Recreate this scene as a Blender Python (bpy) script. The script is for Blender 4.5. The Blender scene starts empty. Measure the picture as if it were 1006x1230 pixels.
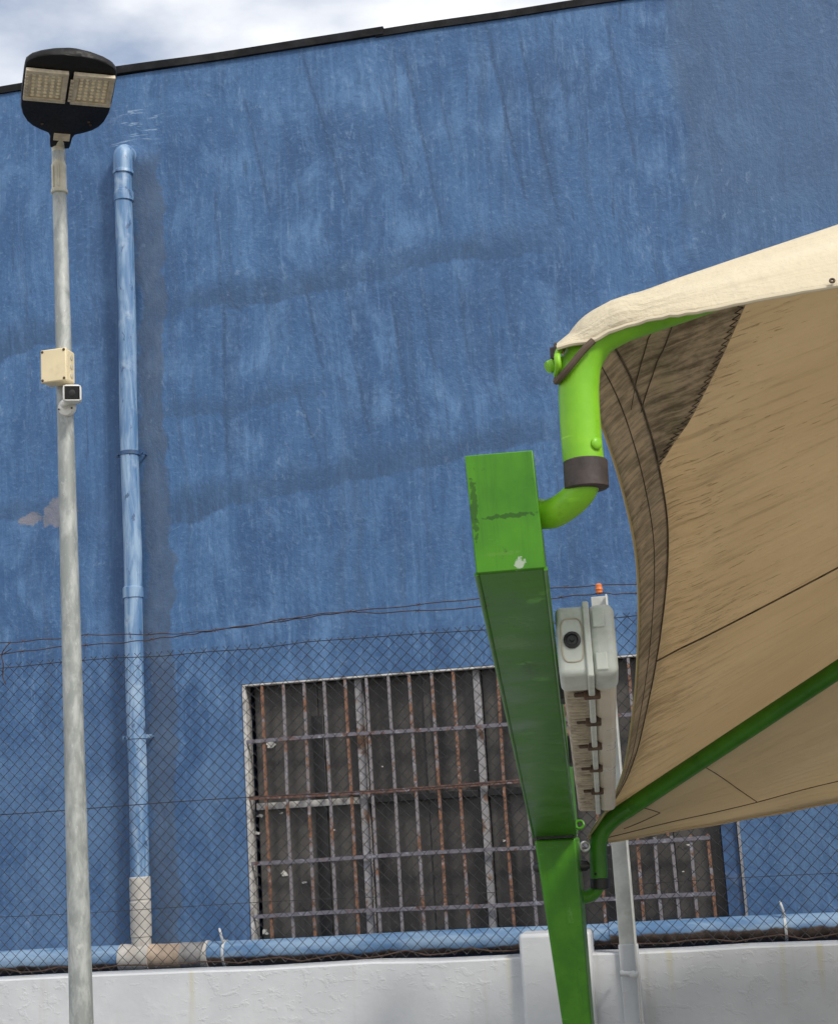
import bpy, bmesh, math, random
from mathutils import Vector, Matrix
from mathutils import noise as mnoise
random.seed(7)
sc = bpy.context.scene
col = sc.collection

# ------------------------------------------------------------------ camera, sky, sun, exposure
PW, PH, FPX = 1006.0, 1230.0, 1840.0
CAM = Vector((0, 0, 2.2))
_p, _r, _y = math.radians(11.10), math.radians(-3.46), math.radians(10.35)
_fwd = Vector((-math.sin(_y) * math.cos(_p), math.cos(_y) * math.cos(_p), math.sin(_p)))
_rt = Vector((math.cos(_y), math.sin(_y), 0)); _up = _rt.cross(_fwd)
RT = math.cos(_r) * _rt + math.sin(_r) * _up
UP = -math.sin(_r) * _rt + math.cos(_r) * _up
FW = _fwd
cd = bpy.data.cameras.new('camera'); cam = bpy.data.objects.new('camera', cd); col.objects.link(cam)
mw = Matrix.Identity(4)
for i in range(3):
    mw[i][0] = RT[i]; mw[i][1] = UP[i]; mw[i][2] = -FW[i]; mw[i][3] = CAM[i]
cam.matrix_world = mw
cd.sensor_fit = 'HORIZONTAL'; cd.sensor_width = 36.0; cd.lens = 36.0 * FPX / PW
cd.clip_start = 0.05; cd.clip_end = 6000
sc.camera = cam

def P(px, py, Y):
    """the point on the vertical plane at depth Y seen at a pixel of the photograph"""
    d = RT * ((px - PW / 2) / FPX) + UP * (-(py - PH / 2) / FPX) + FW
    return CAM + d * (Y / d.y)
def proj(p):
    q = Vector(p) - CAM; z = q.dot(FW)
    return (PW / 2 + FPX * q.dot(RT) / z, PH / 2 - FPX * q.dot(UP) / z)

SUN_DIR = Vector((0.84, -0.66, 0.98)).normalized()      # towards the sun: behind the camera, to the right
SUN_EL = math.asin(SUN_DIR.z); SUN_AZ = math.atan2(SUN_DIR.x, SUN_DIR.y)
world = bpy.data.worlds.new('World'); sc.world = world; world.use_nodes = True
wn = world.node_tree; wn.nodes.clear()
def W(t, **k):
    n = wn.nodes.new(t)
    for a, b in k.items(): setattr(n, a, b)
    return n
sky = W('ShaderNodeTexSky', sky_type='NISHITA', sun_disc=False, sun_elevation=SUN_EL, sun_rotation=SUN_AZ)
sky.air_density = 1.0; sky.dust_density = 1.6
bg = W('ShaderNodeBackground'); bg.inputs['Strength'].default_value = 0.115
tc = W('ShaderNodeTexCoord'); mp = W('ShaderNodeMapping'); mp.inputs['Scale'].default_value = (1, 1, 2.2)
n1 = W('ShaderNodeTexNoise'); n1.inputs['Scale'].default_value = 3.1; n1.inputs['Detail'].default_value = 7; n1.inputs['Roughness'].default_value = 0.52
cr = W('ShaderNodeValToRGB'); cr.color_ramp.elements[0].position = 0.27; cr.color_ramp.elements[1].position = 0.50
n2 = W('ShaderNodeTexNoise'); n2.inputs['Scale'].default_value = 5.5; n2.inputs['Detail'].default_value = 5
cl = W('ShaderNodeMix', data_type='RGBA'); cl.inputs[6].default_value = (6.9, 7.05, 7.4, 1); cl.inputs[7].default_value = (8.0, 8.05, 8.1, 1)
mx = W('ShaderNodeMix', data_type='RGBA'); out = W('ShaderNodeOutputWorld')
L = wn.links.new
L(tc.outputs['Generated'], mp.inputs['Vector']); L(mp.outputs[0], n1.inputs['Vector']); L(mp.outputs[0], n2.inputs['Vector'])
L(n1.outputs['Fac'], cr.inputs['Fac']); L(n2.outputs['Fac'], cl.inputs[0])
L(cr.outputs['Color'], mx.inputs[0]); L(sky.outputs[0], mx.inputs[6]); L(cl.outputs[2], mx.inputs[7])
L(mx.outputs[2], bg.inputs['Color']); L(bg.outputs[0], out.inputs['Surface'])
world.cycles.sampling_method = 'MANUAL'; world.cycles.sample_map_resolution = 256

sd = bpy.data.lights.new('sun', 'SUN'); sd.energy = 2.3; sd.angle = math.radians(10); sd.color = (1.0, 0.94, 0.84)
so = bpy.data.objects.new('sun', sd); col.objects.link(so); so.location = (6, -6, 12)
so.rotation_euler = (-SUN_DIR).to_track_quat('-Z', 'Y').to_euler()
sc.view_settings.view_transform = 'Standard'; sc.view_settings.look = 'None'
sc.view_settings.exposure = 0.40; sc.view_settings.gamma = 1.0; sc.view_settings.use_curve_mapping = False

sc.cycles.use_adaptive_sampling = True; sc.cycles.adaptive_threshold = 0.02; sc.cycles.max_bounces = 6; sc.cycles.diffuse_bounces = 3; sc.cycles.glossy_bounces = 3; sc.cycles.transparent_max_bounces = 6; sc.cycles.caustics_reflective = False; sc.cycles.caustics_refractive = False

# ------------------------------------------------------------------ material helpers
class NT:
    def __init__(s, name):
        s.m = bpy.data.materials.new(name); s.m.use_nodes = True; s.t = s.m.node_tree; s.t.nodes.clear()
        s.tc = s.t.nodes.new('ShaderNodeTexCoord')
        s.out = s.t.nodes.new('ShaderNodeOutputMaterial')
    def put(s, sock, v):
        if isinstance(v, bpy.types.NodeSocket): s.t.links.new(v, sock)
        elif isinstance(v, (tuple, list)) and len(v) == 3 and sock.type == 'RGBA': sock.default_value = (*v, 1)
        else: sock.default_value = v
    def obj(s): return s.tc.outputs['Object']
    def uv(s): return s.tc.outputs['UV']
    def map(s, v, scale=(1, 1, 1), loc=(0, 0, 0), rot=(0, 0, 0)):
        n = s.t.nodes.new('ShaderNodeMapping'); s.put(n.inputs['Vector'], v)
        n.inputs['Scale'].default_value = scale; n.inputs['Location'].default_value = loc; n.inputs['Rotation'].default_value = rot
        return n.outputs[0]
    def noise(s, v, scale, detail=4, rough=0.55, dist=0.0):
        n = s.t.nodes.new('ShaderNodeTexNoise'); s.put(n.inputs['Vector'], v)
        n.inputs['Scale'].default_value = scale; n.inputs['Detail'].default_value = detail
        n.inputs['Roughness'].default_value = rough; n.inputs['Distortion'].default_value = dist
        return n.outputs['Fac']
    def noisec(s, v, scale, detail=3):
        n = s.t.nodes.new('ShaderNodeTexNoise'); s.put(n.inputs['Vector'], v)
        n.inputs['Scale'].default_value = scale; n.inputs['Detail'].default_value = detail
        return n.outputs['Color']
    def vor(s, v, scale, feature='F1'):
        n = s.t.nodes.new('ShaderNodeTexVoronoi'); n.feature = feature; s.put(n.inputs['Vector'], v); n.inputs['Scale'].default_value = scale
        return n.outputs['Distance']
    def step(s, v, a, b, lo=0.0, hi=1.0):
        n = s.t.nodes.new('ShaderNodeMapRange'); n.interpolation_type = 'SMOOTHSTEP'; s.put(n.inputs[0], v)
        n.inputs[1].default_value = a; n.inputs[2].default_value = b; n.inputs[3].default_value = lo; n.inputs[4].default_value = hi
        return n.outputs[0]
    def m2(s, op, a, b=0.0, clamp=False):
        n = s.t.nodes.new('ShaderNodeMath'); n.operation = op; n.use_clamp = clamp; s.put(n.inputs[0], a); s.put(n.inputs[1], b)
        return n.outputs[0]
    def mul(s, a, b): return s.m2('MULTIPLY', a, b)
    def add(s, a, b): return s.m2('ADD', a, b)
    def mix(s, f, a, b):
        n = s.t.nodes.new('ShaderNodeMix'); n.data_type = 'RGBA'; s.put(n.inputs[0], f); s.put(n.inputs[6], a); s.put(n.inputs[7], b)
        return n.outputs[2]
    def vadd(s, a, b):
        n = s.t.nodes.new('ShaderNodeVectorMath'); n.operation = 'ADD'; s.put(n.inputs[0], a); s.put(n.inputs[1], b); return n.outputs[0]
    def vscale(s, a, k):
        n = s.t.nodes.new('ShaderNodeVectorMath'); n.operation = 'SCALE'; s.put(n.inputs[0], a); n.inputs['Scale'].default_value = k; return n.outputs[0]
    def xyz(s, v):
        n = s.t.nodes.new('ShaderNodeSeparateXYZ'); s.put(n.inputs[0], v); return n.outputs
    def spot(s, v, c, r, soft=0.4, wob=None):
        """1 inside an ellipsoid at c with radii r"""
        n = s.t.nodes.new('ShaderNodeMapping'); s.put(n.inputs['Vector'], v)
        n.inputs['Scale'].default_value = tuple(1 / k for k in r); n.inputs['Location'].default_value = tuple(-c[i] / r[i] for i in range(3))
        l = s.t.nodes.new('ShaderNodeVectorMath'); l.operation = 'LENGTH'; s.put(l.inputs[0], n.outputs[0])
        d = l.outputs['Value']
        if wob is not None: d = s.add(d, wob)
        return s.step(d, 1 - soft, 1 + soft, 1.0, 0.0)
    def bump(s, h, strength=0.3, dist=0.01, normal=None):
        n = s.t.nodes.new('ShaderNodeBump'); s.put(n.inputs['Height'], h)
        n.inputs['Strength'].default_value = strength; n.inputs['Distance'].default_value = dist
        if normal is not None: s.put(n.inputs['Normal'], normal)
        return n.outputs[0]
    def bsdf(s, color, rough=0.6, metal=0.0, normal=None, spec=0.5, coat=0.0, alpha=None):
        n = s.t.nodes.new('ShaderNodeBsdfPrincipled'); s.put(n.inputs['Base Color'], color); s.put(n.inputs['Roughness'], rough)
        s.put(n.inputs['Metallic'], metal); s.put(n.inputs['Specular IOR Level'], spec); n.inputs['Coat Weight'].default_value = coat
        if normal is not None: s.put(n.inputs['Normal'], normal)
        if alpha is not None: s.put(n.inputs['Alpha'], alpha)
        return n.outputs[0]
    def end(s, sh):
        s.t.links.new(sh, s.out.inputs['Surface']); return s.m

def simple(name, c, rough=0.6, metal=0.0, vary=0.15, scale=14, bump=0.15, dirt=None, dirtamt=0.5, spec=0.5, dscale=6.0, coat=0.0):
    """plain painted / moulded surface with mottling, dirt and fine relief"""
    n = NT(name); v = n.obj()
    a = n.noise(v, scale, 5); b = n.noise(v, scale * 7, 4)
    lo = tuple(x * (1 - vary) for x in c); hi = tuple(min(1, x * (1 + vary)) for x in c)
    cc = n.mix(n.step(a, .3, .7), lo, hi)
    if dirt:
        cc = n.mix(n.mul(n.step(n.noise(v, dscale, 6, .65, .3), .52, .72), dirtamt), cc, dirt)
    r = n.step(b, .25, .75, max(0, rough - .1), min(1, rough + .1))
    return n.end(n.bsdf(cc, r, metal, n.bump(n.add(n.mul(a, .6), n.mul(b, .3)), bump, .004), spec, coat))

# ------------------------------------------------------------------ mesh helpers
class MB:
    def __init__(s): s.v = []; s.f = []; s.uv = None
    def quad(s, a, b, c, d):
        i = len(s.v); s.v += [Vector(a), Vector(b), Vector(c), Vector(d)]; s.f.append((i, i + 1, i + 2, i + 3)); return s
    def hexa(s, p):
        """8 corners: 0-3 one face, 4-7 the opposite one in the same order"""
        i = len(s.v); s.v += [Vector(x) for x in p]
        for q in ((3, 2, 1, 0), (4, 5, 6, 7), (0, 1, 5, 4), (1, 2, 6, 5), (2, 3, 7, 6), (3, 0, 4, 7)): s.f.append(tuple(i + k for k in q))
        return s
    def box(s, c, size, mat=None):
        c = Vector(c); h = Vector(size) / 2; M = mat or Matrix.Identity(3)
        pts = [c + M @ Vector((sx * h.x, sy * h.y, sz * h.z)) for sz in (-1, 1) for sx, sy in ((-1, -1), (1, -1), (1, 1), (-1, 1))]
        return s.hexa(pts)
    def tube(s, pts, r, n=12, cap=True, up=None):
        pts = [Vector(p) for p in pts]; k = len(pts)
        rr = r if isinstance(r, (list, tuple)) else [r] * k
        i0 = len(s.v); ref = None
        for i, p in enumerate(pts):
            t = (pts[min(i + 1, k - 1)] - pts[max(i - 1, 0)]).normalized()
            if ref is None:
                ref = Vector(up) if up else (Vector((0, 0, 1)) if abs(t.z) < .9 else Vector((1, 0, 0)))
            a = (ref - t * ref.dot(t)).normalized(); b = t.cross(a); ref = a
            for j in range(n):
                w = 2 * math.pi * j / n
                s.v.append(p + (a * math.cos(w) + b * math.sin(w)) * rr[i])
        for i in range(k - 1):
            for j in range(n):
                s.f.append((i0 + i * n + j, i0 + i * n + (j + 1) % n, i0 + (i + 1) * n + (j + 1) % n, i0 + (i + 1) * n + j))
        if cap:
            s.f.append(tuple(i0 + j for j in reversed(range(n)))); s.f.append(tuple(i0 + (k - 1) * n + j for j in range(n)))
        return s
    def lathe(s, base, axis, prof, n=24):
        """profile [(distance along axis, radius)]"""
        base = Vector(base); axis = Vector(axis).normalized()
        return s.tube_prof(base, axis, prof, n)
    def tube_prof(s, base, t, prof, n):
        ref = Vector((0, 0, 1)) if abs(t.z) < .9 else Vector((1, 0, 0))
        a = (ref - t * ref.dot(t)).normalized(); b = t.cross(a); i0 = len(s.v); k = len(prof)
        for d, r in prof:
            for j in range(n):
                w = 2 * math.pi * j / n; s.v.append(base + t * d + (a * math.cos(w) + b * math.sin(w)) * r)
        for i in range(k - 1):
            for j in range(n):
                s.f.append((i0 + i * n + j, i0 + i * n + (j + 1) % n, i0 + (i + 1) * n + (j + 1) % n, i0 + (i + 1) * n + j))
        s.f.append(tuple(i0 + j for j in reversed(range(n)))); s.f.append(tuple(i0 + (k - 1) * n + j for j in range(n)))
        return s
    def grid(s, fn, nu, nv, us=None, vs=None):
        us = us or [i / nu for i in range(nu + 1)]; vs = vs or [j / nv for j in range(nv + 1)]
        i0 = len(s.v)
        if s.uv is None: s.uv = {}
        for v in vs:
            for u in us:
                r = fn(u, v)
                if isinstance(r, tuple): s.uv[len(s.v)] = r[1]; r = r[0]
                s.v.append(Vector(r))
        w = len(us)
        for j in range(len(vs) - 1):
            for i in range(w - 1):
                s.f.append((i0 + j * w + i, i0 + j * w + i + 1, i0 + (j + 1) * w + i + 1, i0 + (j + 1) * w + i))
        return s
    def build(s, name, mat, parent=None, smooth=40, bevel=0, seg=2, solid=0, label=None):
        org = Vector((0, 0, 0)); q = parent
        while q is not None: org += q.location; q = q.parent
        me = bpy.data.meshes.new(name); me.from_pydata([tuple(v - org) for v in s.v], [], s.f); me.validate()
        if s.uv:
            lay = me.uv_layers.new(name='UVMap')
            for lp in me.loops: lay.data[lp.index].uv = s.uv.get(lp.vertex_index, (0, 0))
        bm = bmesh.new(); bm.from_mesh(me); bmesh.ops.recalc_face_normals(bm, faces=bm.faces); bm.to_mesh(me); bm.free()
        o = bpy.data.objects.new(name, me); col.objects.link(o); me.materials.append(mat)
        if smooth:
            me.shade_smooth(); me.set_sharp_from_angle(angle=math.radians(smooth))
        if parent: o.parent = parent
        if bevel:
            b = o.modifiers.new('bevel', 'BEVEL'); b.width = bevel; b.segments = seg; b.limit_method = 'ANGLE'; b.angle_limit = math.radians(35)
            b.harden_normals = False
        if solid:
            b = o.modifiers.new('thickness', 'SOLIDIFY'); b.thickness = solid; b.offset = 0
        if label: o['label'] = label
        return o

def tag(o, label, cat, group=None, kind=None):
    if label: o['label'] = label
    if cat: o['category'] = cat
    if group: o['group'] = group
    if kind: o['kind'] = kind
    return o
def thing(name, label, cat, loc, group=None):
    o = bpy.data.objects.new(name, None); col.objects.link(o); o.location = loc; o.empty_display_size = .1
    return tag(o, label, cat, group)
def smooth_path(pts, n=8):
    """Catmull-Rom through the points"""
    pts = [Vector(p) for p in pts]; q = [pts[0] * 2 - pts[1]] + pts + [pts[-1] * 2 - pts[-2]]; o = []
    for i in range(1, len(q) - 2):
        for k in range(n):
            t = k / n; a, b, c, d = q[i - 1], q[i], q[i + 1], q[i + 2]
            o.append(.5 * ((2 * b) + (c - a) * t + (2 * a - 5 * b + 4 * c - d) * t * t + (3 * b - a - 3 * c + d) * t ** 3))
    o.append(pts[-1]); return o
def basis(x, y=None, z=None):
    """3x3 with given column directions"""
    m = Matrix.Identity(3)
    for i in range(3): m[i][0] = x[i]; m[i][1] = y[i]; m[i][2] = z[i]
    return m

# ================================================================== materials
YW = 8.2            # face of the blue wall
YF = 7.2            # chain link plane
YB = 7.1            # face of the white wall
NEAR = 2.60         # front end of the canopy beam
def wl(px, py): p = P(px, py, YW); return (p.x, 0.0, p.z)      # pixel -> building coordinates

def blue_wall():
    n = NT('blue_plaster'); v = n.obj(); X, Y_, Z = n.xyz(v)
    wobc = n.noisec(v, 1.3, 2); wob = n.vadd(v, n.vscale(n.vadd(wobc, (-.5, -.5, -.5)), .30))
    wob2 = n.vadd(v, n.vscale(n.vadd(wobc, (-.5, -.5, -.5)), .07))
    big = n.noise(v, .75, 3, .5); cloud = n.noise(n.map(wob, (1.5, 1, 1.1)), 1.0, 5, .62)
    mid = n.noise(n.map(wob, (5, 1, 3.2)), 1.0, 5, .66)
    strk = n.noise(n.map(wob, (8.5, 1, .42)), 1.0, 4, .60)                  # water runs
    trow = n.noise(n.map(wob, (20, 1, 13)), 1.0, 4, .72, .15)               # trowel and brush relief
    deep, base, light = (.033, .087, .205), (.052, .128, .278), (.100, .202, .382)
    c = n.mix(n.step(cloud, .34, .66), deep, base)
    c = n.mix(n.mul(n.step(mid, .44, .70), n.step(big, .38, .6, .35, .9)), c, light)
    c = n.mix(n.mul(n.step(strk, .52, .70), .55), c, (.046, .094, .188))
    c = n.mix(n.mul(n.step(strk, .46, .30), .32), c, light)
    vs = n.noise(n.map(wob2, (30, 1, .8)), 1.0, 5, .70)
    c = n.mix(n.step(vs, .52, .70, 0, .50), c, (.036, .080, .168))
    c = n.mix(n.step(vs, .48, .32, 0, .36), c, light)
    # leaning seams and run marks
    wx = n.mul(n.m2('SUBTRACT', n.noise(n.map(v, (1.5, 1, 3.0)), 1, 3, .6),   .5), .055)
    line = None; Xw = n.add(X, wx)
    for (xa, ya, xb, yb, k) in ((361, 60, 418, 251, .8), (290, 110, 323, 251, .7), (337, 150, 366, 251, .5), (485, 60, 533, 289, .8), (580, 20, 632, 245, 1.0), (621, 35, 668, 255, .9), (656, 20, 680, 130, .6),
            (726, 20, 762, 190, .8), (571, 89, 590, 215, .5), (455, 100, 488, 230, .6), (525, 100, 545, 190, .6), (364, 330, 388, 450, .8), (466, 340, 492, 500, .9), (504, 330, 524, 455, .7), (550, 335, 565, 450, .7),
            (354, 460, 380, 545, .9), (426, 440, 450, 545, .8), (268, 350, 272, 560, .9), (258, 230, 266, 370, .6), (600, 320, 622, 440, .6), (700, 60, 712, 150, .4), (312, 300, 330, 430, .5), (410, 330, 428, 420, .5)):
        a, b = wl(xa, ya), wl(xb, yb); sl = (b[0] - a[0]) / (b[2] - a[2])
        d = n.m2('SUBTRACT', Xw, n.add(n.mul(Z, sl), a[0] - a[2] * sl))
        zr = n.mul(n.step(Z, b[2] - .12, b[2] + .15), n.step(Z, a[2] - .15, a[2] + .12, 1, 0))
        e = n.add(n.step(n.m2('ABSOLUTE', d), .001, .018, .60 * k, 0), n.mul(n.step(d, 0, .002), n.step(d, .0, .13, .34 * k, 0)))
        e = n.mul(e, zr); line = e if line is None else n.m2('MAXIMUM', line, e)
    line = n.mul(line, n.step(mid, .30, .55, .45, 1.0))
    c = n.mix(line, c, (.030, .064, .135))
    tick = n.mul(n.step(n.noise(n.map(wob2, (30, 1, 2.6)), 1.0, 3, .6), .61, .70), n.step(cloud, .38, .55))
    c = n.mix(n.mul(tick, .70), c, (.034, .074, .155))
    brush = n.noise(n.map(wob2, (27, 1, 5.5)), 1.0, 5, .74, .25); grain = n.noise(n.map(wob, (34, 1, 46)), 1.0, 4, .74, .4)
    bz = n.step(big, .36, .6, .45, 1.0)
    c = n.mix(n.mul(n.step(brush, .54, .70, 0, .46), bz), c, (.165, .275, .45))
    c = n.mix(n.step(brush, .46, .30, 0, .50), c, (.030, .070, .158))
    c = n.mix(n.step(grain, .52, .74, 0, .42), c, (.17, .285, .46))
    c = n.mix(n.step(grain, .48, .28, 0, .45), c, (.028, .068, .160))
    # grey lapped bands where two coats meet
    edge = n.mul(n.m2('SUBTRACT', n.noise(v, 2.6, 6, .66), .5), .32)
    def band(p0, p1, w, amt, tint):
        a, b = wl(*p0), wl(*p1); sl = (b[2] - a[2]) / (b[0] - a[0])
        zl = n.add(n.mul(n.m2('SUBTRACT', X, a[0]), sl), a[2])
        d = n.m2('SUBTRACT', Z, n.add(zl, edge))
        e = n.mul(n.step(d, -.010, .012), n.step(d, w * .4, w * 1.5, 1, 0))
        ex = n.mul(n.step(X, a[0] - .1, a[0] + .15), n.step(X, b[0] - .5, b[0] + .1, 1, 0))
        return n.mix(n.mul(n.mul(n.mul(e, ex), n.mul(n.step(brush, .34, .58, .35, 1.0), n.step(cloud, .30, .58, .35, 1.0))), amt), c, tint)
    g = (.034, .074, .152)
    c = band((175, 385), (690, 292), .14, .85, g)
    c = band((-40, 436), (135, 405), .17, .8, g)
    c = band((190, 508), (420, 470), .10, .6, g)
    c = band((185, 632), (700, 522), .16, .9, g)
    c = band((-40, 640), (140, 612), .12, .7, g)
    c = band((640, 470), (1000, 420), .22, .5, g)
    # stain right of the downpipe, pipe shadow painted on its left, greyer coat top right
    xe = n.add(X, n.mul(edge, .85))
    x0, x1 = wl(172, 600)[0], wl(202, 600)[0]
    st = n.mul(n.mul(n.step(xe, x0 - .02, x0 + .02), n.step(xe, x1 - .012, x1 + .012, 1, 0)), n.step(Z, 6.05, 6.25, 1, 0))
    c = n.mix(n.mul(st, n.step(brush, .3, .6, .62, .92)), c, n.mix(n.step(mid, .4, .65), (.054, .088, .156), (.076, .116, .190)))
    xl = wl(118, 600)[0]
    pipe_shade = n.mul(n.step(xe, xl - .12, xl + .10), n.step(xe, x0 - .06, x0, 1, 0))
    c = n.mix(n.mul(pipe_shade, .25), c, (.033, .076, .170))
    xr = wl(806, 90)[0]
    xr2 = n.add(X, n.mul(n.m2('SUBTRACT', cloud, .5), n.step(Z, 6.3, 5.3, .02, 1.0)))
    gz = n.mul(n.step(xr2, xr - .02, xr + .03), n.step(n.add(Z, n.mul(edge, 2.0)), 4.7, 5.6))
    c = n.mix(n.mul(gz, .52), c, (.066, .116, .205))
    c = n.mix(n.mul(n.mul(n.step(Z, 3.4, 2.2), n.step(cloud, .40, .60)), .40), c, (.108, .185, .312))
    # rubbed, chalky flecks and scratches
    chalkz = n.step(n.noise(v, 1.6, 3, .6), .48, .62)
    ck = n.mul(n.step(trow, .56, .70), chalkz)
    c = n.mix(n.mul(ck, .34), c, (.24, .345, .49))
    c = n.mix(n.mul(n.step(trow, .40, .30), .5), c, (.040, .082, .165))
    c = n.mix(n.mul(n.step(n.noise(v, 60, 2, .6), .75, .79), .5), c, (.34, .43, .55))
    scr = n.mul(n.spot(v, wl(160, 152), (.18, 9, .14), .3), n.step(n.noise(n.map(wob, (7, 1, 48)), 1, 3, .6), .55, .66))
    c = n.mix(n.mul(scr, .6), c, (.33, .45, .60))
    # bare mortar patch behind the lamp post
    pw = n.mul(n.m2('SUBTRACT', n.noise(v, 13, 3, .6), .5), 2.6)
    pat = n.m2('MAXIMUM', n.spot(v, wl(68, 618), (.105, 9, .075), .12, pw), n.spot(v, wl(38, 624), (.075, 9, .034), .15, pw))
    c = n.mix(n.mul(pat, .65), c, n.mix(n.step(mid, .35, .65), (.15, .155, .18), (.25, .225, .225)))
    h = n.add(n.add(n.mul(trow, .65), n.mul(mid, .9)), n.mul(grain, .35))
    return n.end(n.bsdf(c, .60, 0, n.bump(h, .6, .012), .35))

def white_wall_mat():
    n = NT('white_painted_render'); v = n.obj(); X, Y_, Z = n.xyz(v)
    a = n.noise(v, 3, 4, .6); b = n.noise(n.map(v, (16, 16, 22)), 1, 5, .65, .3)
    c = n.mix(n.step(a, .35, .7), (.48, .495, .52), (.55, .565, .59))
    c = n.mix(n.mul(n.step(n.noise(n.map(v, (14, 14, 1.2)), 1, 3), .60, .76), .30), c, (.40, .39, .35))
    run = n.mul(n.step(n.noise(n.map(v, (9, 9, .3)), 1, 2), .64, .72), n.step(Z, 1.2, 1.55))
    c = n.mix(n.mul(run, .55), c, (.47, .44, .27))
    h = n.add(n.mul(n.mul(n.step(b, .52, .64), n.step(n.noise(v, 1.6, 2), .42, .6)), .45), n.add(n.mul(b, .25), n.mul(a, 1.2)))
    return n.end(n.bsdf(c, .55, 0, n.bump(h, .32, .012), .4))

def galv():
    n = NT('galvanised_steel'); v = n.obj()
    sp = n.noise(n.map(v, (22, 22, 9)), 1, 4, .65, .3); sp2 = n.noise(n.map(v, (60, 60, 26)), 1, 4, .7)
    c = n.mix(n.step(sp, .38, .66), (.255, .275, .268), (.41, .43, .42))
    c = n.mix(n.mul(n.step(n.noise(n.map(v, (14, 14, 2.2)), 1, 4, .65), .52, .70), .5), c, (.235, .24, .225))
    c = n.mix(n.mul(n.step(sp2, .60, .70), .55), c, (.56, .57, .545))
    return n.end(n.bsdf(c, n.step(sp, .3, .7, .48, .62), .25, n.bump(sp2, .25, .003), .5))

def green_paint(name, c, lightc, darkc, wear=.35, chips=()):
    n = NT(name); v = n.obj()
    a = n.noise(v, 7, 5, .6); s1 = n.noise(n.map(v, (40, 40, 3)), 1, 5, .65)
    cc = n.mix(n.step(a, .35, .7), c, lightc)
    cc = n.mix(n.mul(n.step(s1, .5, .75), .35), cc, darkc)
    sc_ = n.noise(n.map(v, (9, 3, 60), rot=(0, .45, .3)), 1, 4, .6); zz = n.step(n.noise(v, 4, 3), .5, .6)
    cc = n.mix(n.mul(n.mul(n.step(sc_, .62, .70), zz), wear), cc, tuple(min(1, k * 1.8 + .05) for k in lightc))
    cc = n.mix(n.mul(n.step(n.noise(v, 22, 6, .7), .63, .73), wear), cc, (.02, .03, .012))
    for (pos, rad, tint, amt) in chips:
        cc = n.mix(n.mul(n.spot(v, pos, rad, .2, n.mul(n.m2('SUBTRACT', n.noise(v, 120, 2), .5), 2.6)), amt), cc, tint)
    return n.end(n.bsdf(cc, n.step(a, .3, .7, .30, .46), 0, n.bump(n.add(a, n.mul(s1, .4)), .12, .004), .35))

def blue_pipe_mat():
    n = NT('blue_painted_pipe'); v = n.obj()
    a = n.noise(n.map(v, (18, 18, 2.6)), 1, 5, .62, .4); b = n.noise(n.map(v, (24, 24, 11)), 1, 4, .6, .4)
    c = n.mix(n.step(a, .38, .64), (.078, .172, .335), (.25, .365, .52))
    c = n.mix(n.mul(n.step(b, .62, .66), .85), c, (.045, .085, .17))
    c = n.mix(n.mul(n.step(n.noise(v, 9, 4, .6), .57, .72), .4), c, (.40, .49, .60))
    return n.end(n.bsdf(c, .42, 0, n.bump(n.add(a, b), .15, .004), .5))

def long_pipe_mat(name='blue_topped_drain_pipe', thr=.0):
    n = NT(name); v = n.obj(); X, Y_, Z = n.xyz(v)
    a = n.noise(n.map(v, (3, 10, 10)), 1, 6, .65, .6)
    blue = n.mix(n.step(a, .36, .66), (.085, .180, .335), (.225, .335, .475))
    brown = n.mix(n.step(n.noise(v, 11, 6, .7), .35, .7), (.035, .026, .022), (.12, .085, .065))
    e = n.add(Z, n.mul(n.m2('SUBTRACT', n.noise(v, 9, 5, .65), .5), .05))
    c = n.mix(n.step(e, thr, thr + .014), brown, blue)
    return n.end(n.bsdf(c, .5, 0, n.bump(a, .3, .005), .4))

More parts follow.
